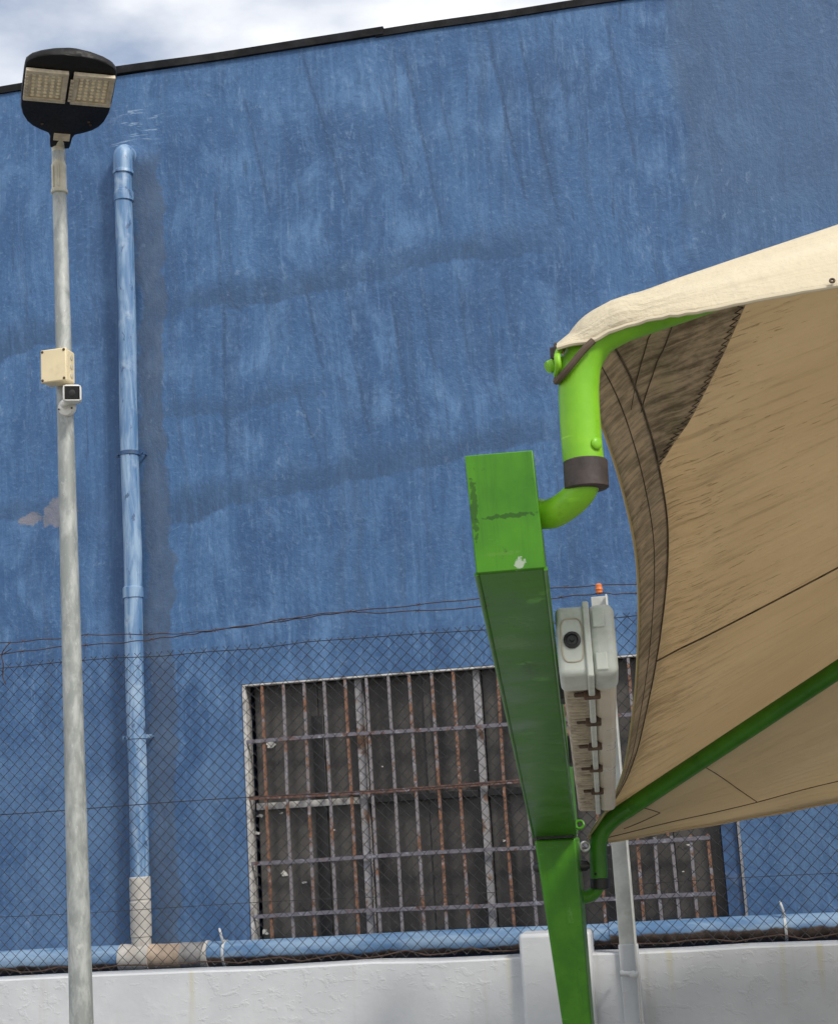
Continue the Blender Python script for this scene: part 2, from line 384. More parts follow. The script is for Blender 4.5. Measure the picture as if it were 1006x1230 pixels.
def fabric(name, dirt, lo=(.68, .585, .42), hi=(.75, .655, .485), through=.54):
    n = NT(name); uv = n.uv(); v = n.obj(); U, V_, _ = n.xyz(uv)
    a = n.noise(uv, 2.2, 5, .6)
    base = n.mix(n.step(a, .35, .7), lo, hi)
    weave = n.noise(n.map(uv, (420, 420, 1)), 1, 2)
    h = n.add(n.mul(weave, .05), n.mul(n.noise(n.map(uv, (1.2, 12, 1)), 1, 5, .6), .8))
    if dirt:
        near = n.step(U, .04, .75, 1.0, 0.0)
        s1 = n.noise(n.map(uv, (13, 105, 1), rot=(0, 0, .10)), 1, 4, .60, .3)
        s2 = n.noise(n.map(uv, (3.0, 26, 1), rot=(0, 0, .06)), 1, 5, .6)
        pt = n.noise(n.map(uv, (2.4, 3.0, 1)), 1, 4, .6)
        dens = n.add(n.mul(near, .16), n.mul(n.m2('SUBTRACT', pt, .5), .42))
        k = n.step(n.add(s1, dens), .715, .765)
        base = n.mix(n.mul(k, .68), base, (.13, .098, .066))
        base = n.mix(n.mul(n.step(n.add(s2, n.mul(near, .10)), .56, .78), .42), base, (.22, .165, .115))
        base = n.mix(n.mul(n.step(U, .02, .22, 1, 0), n.mul(n.step(n.noise(n.map(uv, (14, 30, 1)), 1, 5, .65), .40, .62), .55)), base, (.24, .185, .13))
        h = n.add(h, n.mul(k, -.3))
    else:
        base = n.mix(n.mul(n.step(n.noise(n.map(uv, (2.0, 9, 1)), 1, 5, .6), .55, .75), .3), base, (.30, .235, .16))
    if through < .3:
        h = n.add(h, n.add(n.mul(n.noise(n.map(uv, (5, 2.2, 1), rot=(0, 0, -.35)), 1, 4, .6, .8), 1.6), n.mul(n.noise(n.map(uv, (34, 5, 1), rot=(0, 0, -.3)), 1, 3, .6), n.step(U, .10, .75, 1.3, .1))))
    nm = n.bump(h, .45 if through < .3 else .5, .012)
    d = n.bsdf(base, .85, 0, nm, .2)
    tr = n.t.nodes.new('ShaderNodeBsdfTranslucent'); n.put(tr.inputs['Color'], n.mix(.65, base, (.74, .58, .37))); n.put(tr.inputs['Normal'], nm)
    mixs = n.t.nodes.new('ShaderNodeMixShader'); mixs.inputs[0].default_value = through
    n.t.links.new(d, mixs.inputs[1]); n.t.links.new(tr.outputs[0], mixs.inputs[2])
    return n.end(mixs.outputs[0])

def patch_fabric(name='stained_fabric_patch', lo=(.26, .200, .135), hi=(.70, .57, .40), spotc=(.22, .168, .112)):
    n = NT(name); uv = n.uv()
    s1 = n.noise(n.map(uv, (9, 44, 1), rot=(0, 0, .5)), 1, 5, .68, .5); s2 = n.noise(uv, 22, 5, .7); s3 = n.noise(uv, 3.2, 3, .6)
    k = n.add(n.mul(s1, .55), n.add(n.mul(s2, .35), n.mul(s3, .35)))
    c = n.mix(n.step(k, .50, .74), lo, hi)
    c = n.mix(n.mul(n.step(n.noise(n.map(uv, (16, 90, 1), rot=(0, 0, .4)), 1, 4, .6), .58, .66), .5), c, spotc)
    nm = n.bump(k, .5, .006)
    d = n.bsdf(c, .9, 0, nm, .15)
    tr = n.t.nodes.new('ShaderNodeBsdfTranslucent'); n.put(tr.inputs['Color'], c)
    mixs = n.t.nodes.new('ShaderNodeMixShader'); mixs.inputs[0].default_value = .35
    n.t.links.new(d, mixs.inputs[1]); n.t.links.new(tr.outputs[0], mixs.inputs[2])
    return n.end(mixs.outputs[0])

def rusty(name, paint, rust=(.115, .058, .036), amt=.55):
    n = NT(name); v = n.obj()
    a = n.noise(v, 9, 6, .65); b = n.noise(v, 55, 5, .7)
    oi = n.t.nodes.new('ShaderNodeObjectInfo'); th = n.add(a, n.mul(n.m2('SUBTRACT', oi.outputs['Random'], .5), .24))
    c = n.mix(n.step(b, .35, .7), tuple(k * .7 for k in paint), paint)
    c = n.mix(n.mul(n.step(th, .49, .56), .9), c, n.mix(n.step(b, .4, .65), rust, (.07, .035, .022)))
    c = n.mix(n.mul(n.step(n.noise(v, 23, 5, .7), .58, .66), amt), c, (.36, .38, .45))
    return n.end(n.bsdf(c, .75, 0, n.bump(n.add(a, b), .4, .003), .3))

def glass_dirty():
    n = NT('grimy_window_glass'); v = n.obj()
    a = n.noise(v, 3.2, 6, .65); b = n.noise(v, 34, 5, .7)
    oi = n.t.nodes.new('ShaderNodeObjectInfo')
    c = n.mix(n.step(a, .3, .7), (.060, .056, .053), (.108, .101, .095))
    c = n.mix(n.mul(oi.outputs['Random'], .75), c, (.036, .033, .032))
    c = n.mix(n.mul(n.step(n.noise(n.map(v, (5, 1, .6), rot=(0, .12, 0)), 1, 3, .5), .56, .64), .75), c, (.018, .017, .018))
    c = n.mix(n.mul(n.step(b, .5, .8), .5), c, (.13, .122, .112))
    c = n.mix(n.mul(n.step(n.noise(v, 48, 3, .6), .72, .78), .45), c, (.32, .32, .31))
    return n.end(n.bsdf(c, n.step(b, .3, .7, .28, .55), 0, n.bump(a, .06, .01), .4, alpha=n.step(a, .3, .7, .95, .99)))

M = {}
M['bluewall'] = blue_wall(); M['white'] = white_wall_mat(); M['galv'] = galv()
CP = P(668, 1010, 6.35)
def cl_(px, py, Y): q = P(px, py, Y); return (q.x - CP.x, q.y - 6.35, q.z)
M['green'] = green_paint('green_box_section_paint', (.038, .172, .005), (.064, .240, .008), (.018, .090, .004), .7,
    [(cl_(625, 678, NEAR), (.009, .03, .009), (.40, .45, .38), .8), (cl_(612, 620, NEAR), (.05, .03, .004), (.012, .05, .004), .7), (cl_(598, 666, NEAR), (.035, .03, .003), (.10, .24, .03), .5),
     (cl_(570, 610, NEAR), (.006, .03, .05), (.010, .03, .004), .6), (cl_(590, 720, NEAR + .3), (.02, .2, .02), (.012, .045, .004), .6), (cl_(628, 742, 3.0), (.035, .10, .02), (.10, .26, .03), .55), (cl_(612, 770, 3.1), (.04, .06, .02), (.11, .27, .04), .5), (cl_(640, 800, 3.4), (.02, .12, .02), (.015, .06, .004), .5), (cl_(684, 1100, 6.28), (.009, .05, .030), (.12, .28, .06), .6)])
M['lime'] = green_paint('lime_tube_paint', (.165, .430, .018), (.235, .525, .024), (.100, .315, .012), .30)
M['shaded_green'] = green_paint('shaded_green_tube_paint', (.035, .165, .010), (.055, .230, .014), (.015, .070, .006), .3)  # far tubes: the lime tubes' paint with canopy shade put into the colour
M['bluepipe'] = blue_pipe_mat(); M['longpipe'] = long_pipe_mat(); M['longpipe_left'] = long_pipe_mat('blue_drain_pipe', -.026)
M['fabric'] = fabric('stained_canopy_fabric', True); M['fabric_clean'] = fabric('plain_canopy_fabric', False, (.74, .645, .47), (.80, .71, .53), .66); M['patch'] = patch_fabric(); M['fabric_front'] = fabric('sunlit_canopy_fabric', False, (.66, .585, .435), (.74, .67, .515), .22)
M['hem'] = patch_fabric('stained_hem_fabric', (.38, .295, .20), (.78, .64, .45), (.26, .20, .135))
M['thread'] = simple('dark_stitching', (.10, .074, .050), .9, vary=.5, scale=30)
M['rope'] = simple('brown_edge_cord', (.10, .07, .05), .9, bump=.4)
M['collar'] = simple('brown_rubber_sleeve', (.045, .033, .030), .6, 0, .35, 20, .4, (.11, .085, .07), .5)
M['black'] = simple('black_plastic', (.012, .012, .013), .45, 0, .3, 20, .1)
M['housing'] = simple('black_lamp_housing', (.006, .006, .0075), .55, 0, .35, 12, .1, (.02, .019, .017), .3, spec=.25)
M['coping'] = simple('dark_metal_coping', (.014, .0145, .017), .8, 0, .4, 9, .3, (.04, .039, .038), .5, spec=.15)
M['cream_cast'] = simple('cream_cast_fitting', (.50, .47, .37), .5, 0, .12, 20, .2, (.24, .21, .15), .4)
M['led_frame'] = simple('bronze_led_frame', (.54, .46, .335), .45, .0, .2, 30, .2, (.22, .17, .12), .4)
M['led'] = simple('yellowed_led_lens', (.80, .69, .47), .3, 0, .12, 60, .1)
M['ivory'] = simple('ivory_plastic', (.66, .56, .36), .42, 0, .05, 8, .05, (.40, .33, .21), .35)
M['whiteplastic'] = simple('white_plastic', (.72, .72, .69), .35, 0, .05, 12, .05, (.42, .40, .35), .25)
M['lens'] = simple('dark_camera_window', (.008, .009, .011), .08, 0, .2, 9, 0)
M['greyplastic'] = simple('weathered_grey_polyester', (.54, .57, .52), .5, 0, .10, 16, .15, (.24, .23, .19), .5)
M['diffuser'] = simple('yellowed_clear_diffuser', (.62, .545, .43), .35, 0, .06, 1.5, .0, (.36, .31, .24), .3, dscale=2)
M['gearbody'] = simple('grimy_fixture_body', (.43, .375, .285), .55, 0, .2, 30, .2, (.10, .07, .045), .75, dscale=18)
M['rustclip'] = simple('rusty_clip', (.085, .055, .037), .7, .3, .4, 60, .4, (.15, .07, .035), .6)
M['pvc'] = simple('bare_grey_white_pvc', (.46, .44, .41), .5, 0, .12, 10, .15, (.22, .17, .13), .55)
M['pvcrust'] = simple('brown_stained_pvc', (.40, .31, .235), .55, 0, .25, 12, .2, (.16, .12, .09), .6)
M['pvcgrey'] = simple('grey_rubber_coupling', (.20, .195, .195), .6, 0, .3, 14, .2, (.34, .29, .24), .6)
M['bar'] = rusty('rusty_grille_bar', (.24, .225, .245), (.24, .115, .062)); M['rail'] = rusty('rusty_grille_rail', (.18, .17, .205), (.16, .075, .050))
M['mull'] = rusty('flaking_window_frame', (.30, .295, .31), (.22, .13, .08), .8)
M['whiteframe'] = simple('flaking_white_frame', (.44, .43, .42), .7, 0, .25, 25, .4, (.11, .085, .075), .9, dscale=12)
M['blueframe'] = simple('dark_blue_jamb', (.035, .085, .19), .55, 0, .3, 14, .3, (.16, .17, .2), .5)
M['glass'] = glass_dirty()
M['wire'] = simple('weathered_fence_wire', (.030, .029, .032), .6, .2, .3, 40, 0)
M['rustwire'] = simple('rusty_barbed_wire', (.055, .032, .024), .8, .2, .4, 40, 0)
M['orange'] = simple('orange_insulator', (.62, .17, .04), .5)
M['postpaint'] = simple('pale_painted_angle_post', (.47, .48, .46), .5, .1, .15, 12, .2, (.30, .27, .15), .6)
M['zinc'] = simple('zinc_hardware', (.42, .42, .41), .35, .8, .15, 40, .2)
M['splash'] = simple('white_paint_splash', (.62, .61, .58), .7)
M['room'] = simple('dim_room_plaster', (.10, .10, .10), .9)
M['strap'] = simple('pale_cable_tie', (.55, .57, .58), .5)
def ground_mat():
    n = NT('worn_concrete'); v = n.obj(); a = n.noise(v, .7, 6, .6); b = n.noise(v, 30, 5, .7)
    c = n.mix(n.step(a, .3, .7), (.22, .215, .20), (.31, .30, .28)); c = n.mix(n.mul(b, .3), c, (.16, .155, .15))
    return n.end(n.bsdf(c, .85, 0, n.bump(b, .4, .01), .3))
M['ground'] = ground_mat()

# ================================================================== the setting
g = MB(); g.quad((-1500, -1500, 0), (1500, -1500, 0), (1500, 1500, 0), (-1500, 1500, 0))
tag(g.build('ground', M['ground'], smooth=0), None, None, kind='structure')

# ------------------------------------------------------------------ blue building
WX0, WX1, WZ0, WZ1 = -2.556, 0.062, 1.552, 2.958         # window opening
WTOP = 6.715
bld = thing('blue_building', 'tall blue plastered building wall with a dark metal edge along its top', 'building', (0, YW, 0))
m = MB(); xs = [-11, WX0, WX1, 9]; zs = [-.02, WZ0, WZ1, WTOP]
for i in range(3):
    for j in range(3):
        if i == 1 and j == 1: continue
        m.quad((xs[i], YW, zs[j]), (xs[i + 1], YW, zs[j]), (xs[i + 1], YW, zs[j + 1]), (xs[i], YW, zs[j + 1]))
D = .22
for a, b in (((WX0, WZ0), (WX1, WZ0)), ((WX1, WZ0), (WX1, WZ1)), ((WX1, WZ1), (WX0, WZ1)), ((WX0, WZ1), (WX0, WZ0))):
    m.quad((a[0], YW, a[1]), (b[0], YW, b[1]), (b[0], YW + D, b[1]), (a[0], YW + D, a[1]))
m.quad((-11, YW, WTOP), (9, YW, WTOP), (9, YW + 7, WTOP), (-11, YW + 7, WTOP))
m.quad((-11, YW, -.02), (-11, YW + 7, -.02), (-11, YW + 7, WTOP), (-11, YW, WTOP))
m.quad((9, YW, -.02), (9, YW + 7, -.02), (9, YW + 7, WTOP), (9, YW, WTOP))
m.quad((-11, YW + 7, -.02), (9, YW + 7, -.02), (9, YW + 7, WTOP), (-11, YW + 7, WTOP))
wall = MB(); wall.v, wall.f = m.v, m.f
wall_o = wall.build('wall', M['bluewall'], bld, smooth=0)
# room behind the glass
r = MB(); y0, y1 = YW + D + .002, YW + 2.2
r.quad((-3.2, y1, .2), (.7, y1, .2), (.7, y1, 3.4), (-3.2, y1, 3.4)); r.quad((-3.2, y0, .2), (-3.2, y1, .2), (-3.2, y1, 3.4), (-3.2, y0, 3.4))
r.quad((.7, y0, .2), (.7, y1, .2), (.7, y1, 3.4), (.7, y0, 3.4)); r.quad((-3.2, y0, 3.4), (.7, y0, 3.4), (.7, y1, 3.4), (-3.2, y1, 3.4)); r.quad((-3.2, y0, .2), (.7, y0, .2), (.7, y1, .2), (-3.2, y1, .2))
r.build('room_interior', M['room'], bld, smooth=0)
# coping of overlapping metal strips
def coping(xa, xb, zo, h, yo, wav):
    c = MB(); k = 14; pts = []
    for i in range(k + 1):
        x = xa + (xb - xa) * i / k; dz = wav * mnoise.noise(Vector((x * 1.3, zo * 9, 2)))
        pts.append((x, dz))
    for i in range(k):
        (xa_, d0), (xb_, d1) = pts[i], pts[i + 1]
        p = lambda x, d, y, z: Vector((x, YW + y, WTOP + zo + z + d))
        c.hexa([p(xa_, d0, -yo, -h), p(xb_, d1, -yo, -h), p(xb_, d1, -yo, 0), p(xa_, d0, -yo, 0),
                p(xa_, d0, .12, -h), p(xb_, d1, .12, -h), p(xb_, d1, .12, 0), p(xa_, d0, .12, 0)])
    bm = bmesh.new(); me = bpy.data.meshes.new('t'); me.from_pydata([tuple(v) for v in c.v], [], c.f); bm.from_mesh(me)
    bmesh.ops.remove_doubles(bm, verts=bm.verts, dist=1e-5)
    c.v = [v.co.copy() for v in bm.verts]; fs = []
    bm.verts.index_update()
    seen = {}
    for f_ in bm.faces: seen.setdefault(tuple(sorted(v.index for v in f_.verts)), []).append(tuple(v.index for v in f_.verts))
    c.f = [q[0] for q in seen.values() if len(q) == 1]; bm.free(); bpy.data.meshes.remove(me)
    return c.build('coping', M['coping'], bld, smooth=30)
xj = P(451, 40, YW).x
coping(-10.9, P(60, 100, YW).x, .046, .046, .014, .010); coping(P(60, 100, YW).x - .05, xj + .05, .050, .048, .020, .010)
coping(xj, P(800, 0, YW).x, .038, .044, .014, .012); coping(P(800, 0, YW).x - .05, 8.9, .046, .05, .022, .01)

# window with grille
wf = MB(); yf = YW + .05; t = .021
def fr(x0, x1, z0, z1, y0, y1, mb): mb.box(((x0 + x1) / 2, (y0 + y1) / 2, (z0 + z1) / 2), (x1 - x0, y1 - y0, z1 - z0))
fr(WX0 + .002, WX0 + t, WZ0 + .004, WZ1 - .004, YW - .006, YW + .10, wf)
fr(WX0 + t, WX1 - .07, WZ1 - .014, WZ1 - .003, YW - .008, YW + .06, wf)
win = wf.build('window', M['whiteframe'], bld, smooth=30, bevel=.003)
def part(name, mat, x0, x1, z0, z1, y0, y1, bevel=.002, par=None):
    mb = MB(); fr(x0, x1, z0, z1, y0, y1, mb); return mb.build(name, mat, par or win, smooth=30, bevel=bevel, seg=1)
part('jamb', M['blueframe'], WX1 - .085, WX1 - .004, WZ0 + .01, WZ1 - .02, YW + .012, YW + .14)
part('jamb', M['mull'], WX1 - .003, WX1 + .012, WZ0 + .02, WZ1 - .02, YW - .006, YW + .02)
rows = [2.639, 2.330, 1.986, 1.704]
XR0, XR1 = -.453, -.090
# vertical grille bars, slightly out of true
def bar(px_x, x0, z0, z1, w=.0165, mat='bar', nm='bar', y=YW + .004):
    mb = MB(); dx = random.uniform(-.006, .006); b = random.uniform(-.004, .004)
    mb.tube([(x0 + dx * 0, y, z0), (x0 + b, y, (z0 + z1) / 2), (x0 + dx, y, z1)], w * .62, 4, up=(1, 1, 0))
    return mb.build(nm, M[mat], win, smooth=0)
for i in range(17):
    x = -2.438 + .1192 * i
    if i == 10 or x > -.55: continue
    bar(0, x, WZ0 + .005, WZ1 - .014)
for i in range(5):
    bar(0, XR0 + (XR1 - XR0) * i / 4, WZ0 + .005, rows[2] + .02, .018)
for i in range(2): bar(0, -.42 + i * .125, rows[2] + .02, WZ1 - .014)
for k, z in enumerate(rows):
    mb = MB(); pts = [(WX0 + .02 + (XR1 + .01 - WX0 - .02) * i / 10, YW - .010 + .003 * math.sin(i * 1.7 + k), z + .004 * math.sin(i * .9 + k * 2)) for i in range(11)]
    for i in range(10):
        a, b = Vector(pts[i]), Vector(pts[i + 1]); hh = Vector((0, 0, .0098)); dd = Vector((0, .016, 0))
        mb.hexa([a - hh, b - hh, b + hh, a + hh, a - hh + dd, b - hh + dd, b + hh + dd, a + hh + dd])
    mb.build('rail', M['rail'], win, smooth=20)
# the window's own frame behind the grille: mullions, transoms, panes
yg = YW + .085
for x, w in ((P(436, 975, YW).x, .040), (P(581, 975, YW).x, .036), (-.55, .04)):
    part('mullion', M['mull'], x - w / 2, x + w / 2, WZ0 + .004, WZ1 - .016, YW + .03, yg + .03)
mx_ = [WX0 + t] + [P(436, 975, YW).x, P(581, 975, YW).x, -.55] + [WX1 - .087]
for i in range(4):
    zt = 2.285
    part('transom', M['whiteframe'] if i == 0 else M['black'], mx_[i] + .024, mx_[i + 1] - .024, zt - .018, zt + .018, YW + .045, yg + .025)
    xm = (mx_[i] + mx_[i + 1]) / 2 + (.02 if i != 0 else .07)
    for (za, zb) in ((WZ0 + .004, zt - .019), (zt + .019, WZ1 - .016)):
        for xa, xb in ((mx_[i] + .026, xm - .002), (xm + .002, mx_[i + 1] - (.026 if i < 3 else .001))):
            mb = MB(); yy = yg + random.uniform(-.004, .01)
            mb.hexa([(xa, yy, za), (xb, yy + .003, za), (xb, yy + .003, zb), (xa, yy, zb), (xa, yy + .004, za), (xb, yy + .007, za), (xb, yy + .007, zb), (xa, yy + .004, zb)])
            mb.build('pane', M['glass'], win, smooth=0)
    if i == 0: part('sash_bar', M['black'], xm - .036, xm + .030, WZ0 + .006, 2.76, yg - .012, yg + .03)
# flecks of white paint on panes and bars
rs = random.Random(3)
for px, py, s in ((312, 980, .030), (309, 1001, .02), (306, 1026, .012), (342, 1050, .032), (325, 895, .035), (338, 977, .014), (365, 1060, .018), (401, 997, .012), (459, 921, .008), (570, 926, .009), (605, 1010, .013), (820, 1047, .01), (826, 1015, .014), (318, 1120, .03)):
    c = P(px, py, yg - .006); mb = MB(); k = 11
    i0 = 0; ring = []
    st = rs.uniform(.3, .7)
    for j in range(k):
        w = 2 * math.pi * j / k; rr = s * rs.uniform(.35, 1.0)
        ring.append(Vector((c.x + rr * math.cos(w), yg - .0075, c.z + rr * math.sin(w) * st)))
    mb.v = ring + [v + Vector((0, .003, 0)) for v in ring]
    mb.f = [tuple(range(k)), tuple(reversed(range(k, 2 * k)))] + [(j, (j + 1) % k, k + (j + 1) % k, k + j) for j in range(k)]
    mb.build('paint_splash', M['splash'], win, smooth=0)

# ------------------------------------------------------------------ pipes on the blue wall
xd = -3.15; yd = YW - .072
dp = thing('drainpipe', 'vertical blue drainpipe clamped to the blue wall, bare white at its foot', 'pipe', (xd, yd, 1.60))
def zpx(py, Y=yd, px=155): return P(px, py, Y).z
mb = MB(); z0, z1 = zpx(1057), zpx(182) - .028
mb.tube([(xd + .004 * math.sin(i * 1.3), yd, z0 + (z1 - z0) * i / 14) for i in range(15)], .052, 20)
mb.build('pipe', M['bluepipe'], dp)
mb = MB(); mb.tube(smooth_path([(xd, yd, z1 - .10), (xd, yd, z1 - .02), (xd, yd + .015, z1 + .022), (xd, yd + .045, z1 + .036), (xd, YW + .02, z1 + .036)], 5), .058, 20)
mb.lathe((xd, yd, z1 - .115), (0, 0, 1), [(0, .052), (.004, .061), (.022, .061), (.028, .056)], 20); mb.build('elbow', M['bluepipe'], dp)
for py in (235, 712):
    mb = MB(); mb.lathe((xd, yd, zpx(py) - .035), (0, 0, 1), [(0, .0525), (.003, .0585), (.06, .0585), (.066, .0525)], 20); mb.build('socket', M['bluepipe'], dp)
for py in (545, 886):
    z = zpx(py); mb = MB(); mb.lathe((xd, yd, z - .012), (0, 0, 1), [(0, .053), (.001, .0565), (.023, .0565), (.024, .053)], 20)
    for s in (-1, 1):
        mb.box((xd + s * .070, yd + .012, z), (.032, .008, .022)); mb.tube([(xd + s * .074, yd - .006, z), (xd + s * .074, YW + .01, z)], .005, 8)
    mb.build('clamp', M['bluepipe'] if py == 886 else M['blueframe'], dp)
zf = [zpx(1057), zpx(1082), zpx(1127), zpx(1150)]
mb = MB(); mb.tube([(xd, yd, zf[0] + .012), (xd, yd, zf[3] + .02)], .0535, 20); mb.build('foot_pipe', M['pvc'], dp)
for a, b in ((zf[0] + .014, zf[1]), (zf[1] - .004, zf[2])):
    mb = MB(); mb.lathe((xd, yd, b + .003), (0, 0, 1), [(0, .054), (.003, .0575), (a - b - .008, .0575), (a - b - .004, .054)], 20); mb.build('coupling', M['pvc'], dp)

zl = 1.527; yl = YW - .085
lp = thing('horizontal_pipe', 'long horizontal blue drain pipe along the wall foot, brown underneath', 'pipe', (0, yl, zl))
def hp(xa, xb, mat, name='pipe', r=.066, n=20):
    mb = MB(); k = max(2, int((xb - xa) / .3)); mb.tube([(xa + (xb - xa) * i / k, yl, zl + .003 * math.sin((xa + i) * 1.1)) for i in range(k + 1)], r, n); return mb.build(name, mat, lp)
xp = [P(150, 1150, yl).x, P(177, 1148, yl).x, P(219, 1147, yl).x, P(246, 1145, yl).x, P(252, 1145, yl).x]
hp(-10.5, xp[0], M['longpipe_left']); hp(xp[0] - .02, xp[1] + .02, M['pvc'], 'tee', .0715); hp(xp[1], xp[2], M['pvcrust'], 'bare_section', .0665)
hp(xp[2], xp[3], M['pvcgrey'], 'bare_section', .0675); hp(xp[3], xp[4], M['pvc'], 'socket', .0735); hp(xp[4], -.62, M['longpipe_left']); hp(-.62, -.56, M['longpipe'], 'socket', .0725); hp(-.56, 8.5, M['longpipe'])
mb = MB(); mb.tube([(xd, yd, zl + .04), (xd, yd, zf[3] + .03)], .0600, 20); mb.build('tee_branch', M['pvc'], lp)
for px, py in ((271, 1138), (941, 1098)):
    x = P(px, py, yl).x; mb = MB(); mb.lathe((x - .007, yl, zl), (1, 0, 0), [(0, .067), (.001, .0705), (.013, .0705), (.014, .067)], 20)
    mb.tube(smooth_path([(x, yl - .04, zl + .055), (x - .004, yl - .055, zl + .09), (x - .016, yl - .05, zl + .135)], 4), [.007] * 8 + [.004], 6)
    mb.build('tie', M['strap'], lp)

# ------------------------------------------------------------------ white boundary wall
bw = thing('boundary_wall', 'low white rendered boundary wall under the chain link fence', 'wall', (0, YB, 0))
mb = MB(); k = 60; x0, x1 = -9.0, 8.0; ZT = 1.537
def wt(x): return ZT + .010 * mnoise.noise(Vector((x * 2.1, 3, 0))) + .006 * mnoise.noise(Vector((x * 9, 1, 0)))
for i in range(k):
    a = x0 + (x1 - x0) * i / k; b = x0 + (x1 - x0) * (i + 1) / k
    mb.quad((a, YB, -.02), (b, YB, -.02), (b, YB, wt(b) - .008), (a, YB, wt(a) - .008)); mb.quad((a, YB, wt(a) - .008), (b, YB, wt(b) - .008), (b, YB + .008, wt(b)), (a, YB + .008, wt(a)))
    mb.quad((a, YB + .008, wt(a)), (b, YB + .008, wt(b)), (b, YB + .16, wt(b)), (a, YB + .16, wt(a))); mb.quad((a, YB + .16, -.02), (b, YB + .16, -.02), (b, YB + .16, wt(b)), (a, YB + .16, wt(a)))
mb.build('wall', M['white'], bw, smooth=60)
pa, pb_ = P(622, 1125, YB - .05).x, P(708, 1121, YB - .05).x
mb = MB(); mb.box(((pa + pb_) / 2, YB + .045, .81), (pb_ - pa, .19, 1.66)); mb.build('pier', M['white'], bw, bevel=.018, seg=3)

# ------------------------------------------------------------------ chain link fence on the wall
fn = thing('chain_link_fence', 'rusting chain link fence with barbed wire strands on the white wall', 'fence', (0, YF, ZT))
def mesh_wires(xa, xb, z0, z1, w=.0575, r=.0019):
    mb = MB(); h = w / 2; nw = int((xb - xa) / h); ns = int((z1 - z0) / h)
    for i in range(nw):
        pts = []
        for j in range(ns + 1):
            side = (i + j) % 2
            x = xa + (i + side) * h; z = z0 + j * h
            wv = .010 * mnoise.noise(Vector((x * .9, z * 1.1, 1))); wz = .010 * mnoise.noise(Vector((x * .8, z * .7, 5)))
            y = YF + (.0016 if side else -.0016) + .016 * mnoise.noise(Vector((x * .7, z * 1.3, 9)))
            pts.append(Vector((x + wv, y, z + wz)))
        if i % 1 == 0:                                            # twisted ends above the top wire
            e = pts[-1]; sx = -1 if ((i + ns) % 2) else 1
            pts.append(e + Vector((sx * h * .55, 0, h * .6)))
        mb.tube(pts, r, 4, cap=False)
    return mb
ZFT = 3.052
tag(mesh_wires(-4.9, 2.6, ZT + .012, ZFT).build('chain_link_mesh', M['wire'], fn, smooth=0), None, None, kind='stuff')
def wirepath(pts, r, name, mat, n=5): mb = MB(); mb.tube(pts, r, n); return mb.build(name, M[mat], fn)
def linez(px, py): return P(px, py, YF - .006).z
wirepath([(-4.9 + i * .25, YF - .006, ZFT - .012 + .006 * math.sin(i * 1.1) + .004 * math.sin(i * 2.7)) for i in range(31)], .0024, 'tension_wire', 'wire')
wirepath([(-4.9 + i * .25, YF - .006, 2.318 + .005 * math.sin(i * .8)) for i in range(31)], .0024, 'tension_wire', 'wire')
wirepath([(-4.9 + i * .25, YF - .006, 1.825 + .005 * math.sin(i * .7)) for i in range(31)], .0015, 'tension_wire', 'wire')
wirepath([(-4.9 + i * .1, YF - .010, ZT + .028 + .010 * math.sin(i * 1.9) + .006 * math.sin(i * 4.1)) for i in range(76)], .0032, 'tension_wire', 'rustwire')
A_ = [(-130, 782), (0, 772.5), (75, 766.5), (104, 763), (173, 762), (230, 760), (300, 751), (374, 739), (458, 731), (572, 719), (660, 707), (765, 701), (900, 691), (1120, 680)]
B_ = [(-130, 800), (0, 786), (75, 777), (143, 772.5), (191, 767), (230, 762), (260, 757), (330, 747.5), (374, 741), (420, 735), (458, 736), (577, 729), (660, 719), (720, 713), (765, 713), (900, 702), (1120, 690)]
for k, pts in enumerate((A_, B_)):
    c = smooth_path([P(a, b, YF + .004 * k) for a, b in pts], 10)
    mb = MB(); tw = []
    for i, p in enumerate(c): tw.append(p + Vector((0, .002 * math.cos(i * .9 + k * 3), .0025 * math.sin(i * .9 + k * 3))))
    mb.tube(tw, .0026, 5)
    strand = mb.build('barbed_strand', M['rustwire'], fn)
    acc = 0
    for i in range(1, len(c)):
        acc += (c[i] - c[i - 1]).length
        if acc > .33:
            acc = 0; q = MB(); p = c[i]
            q.tube([p + Vector((-.012, -.004, -.009)), p + Vector((.0, -.004, .003)), p + Vector((.012, .004, .010))], .0012, 4)
            q.tube([p + Vector((-.011, .004, .010)), p, p + Vector((.011, -.004, -.010))], .0012, 4); q.build('barb', M['rustwire'], strand)
# rusty twisted tie at the left end of the strands
tie = smooth_path([P(13, 771, YF), P(6, 779, YF - .01), P(2, 787, YF), P(4, 800, YF - .01), P(3, 812, YF), P(7, 822, YF - .01)], 6)
wirepath(tie, .0028, 'wire_tie', 'rustwire', 6); wirepath(smooth_path([P(2, 787, YF), P(8, 783, YF - .01), P(14, 779, YF - .006)], 5), .0026, 'wire_tie', 'rustwire', 6)
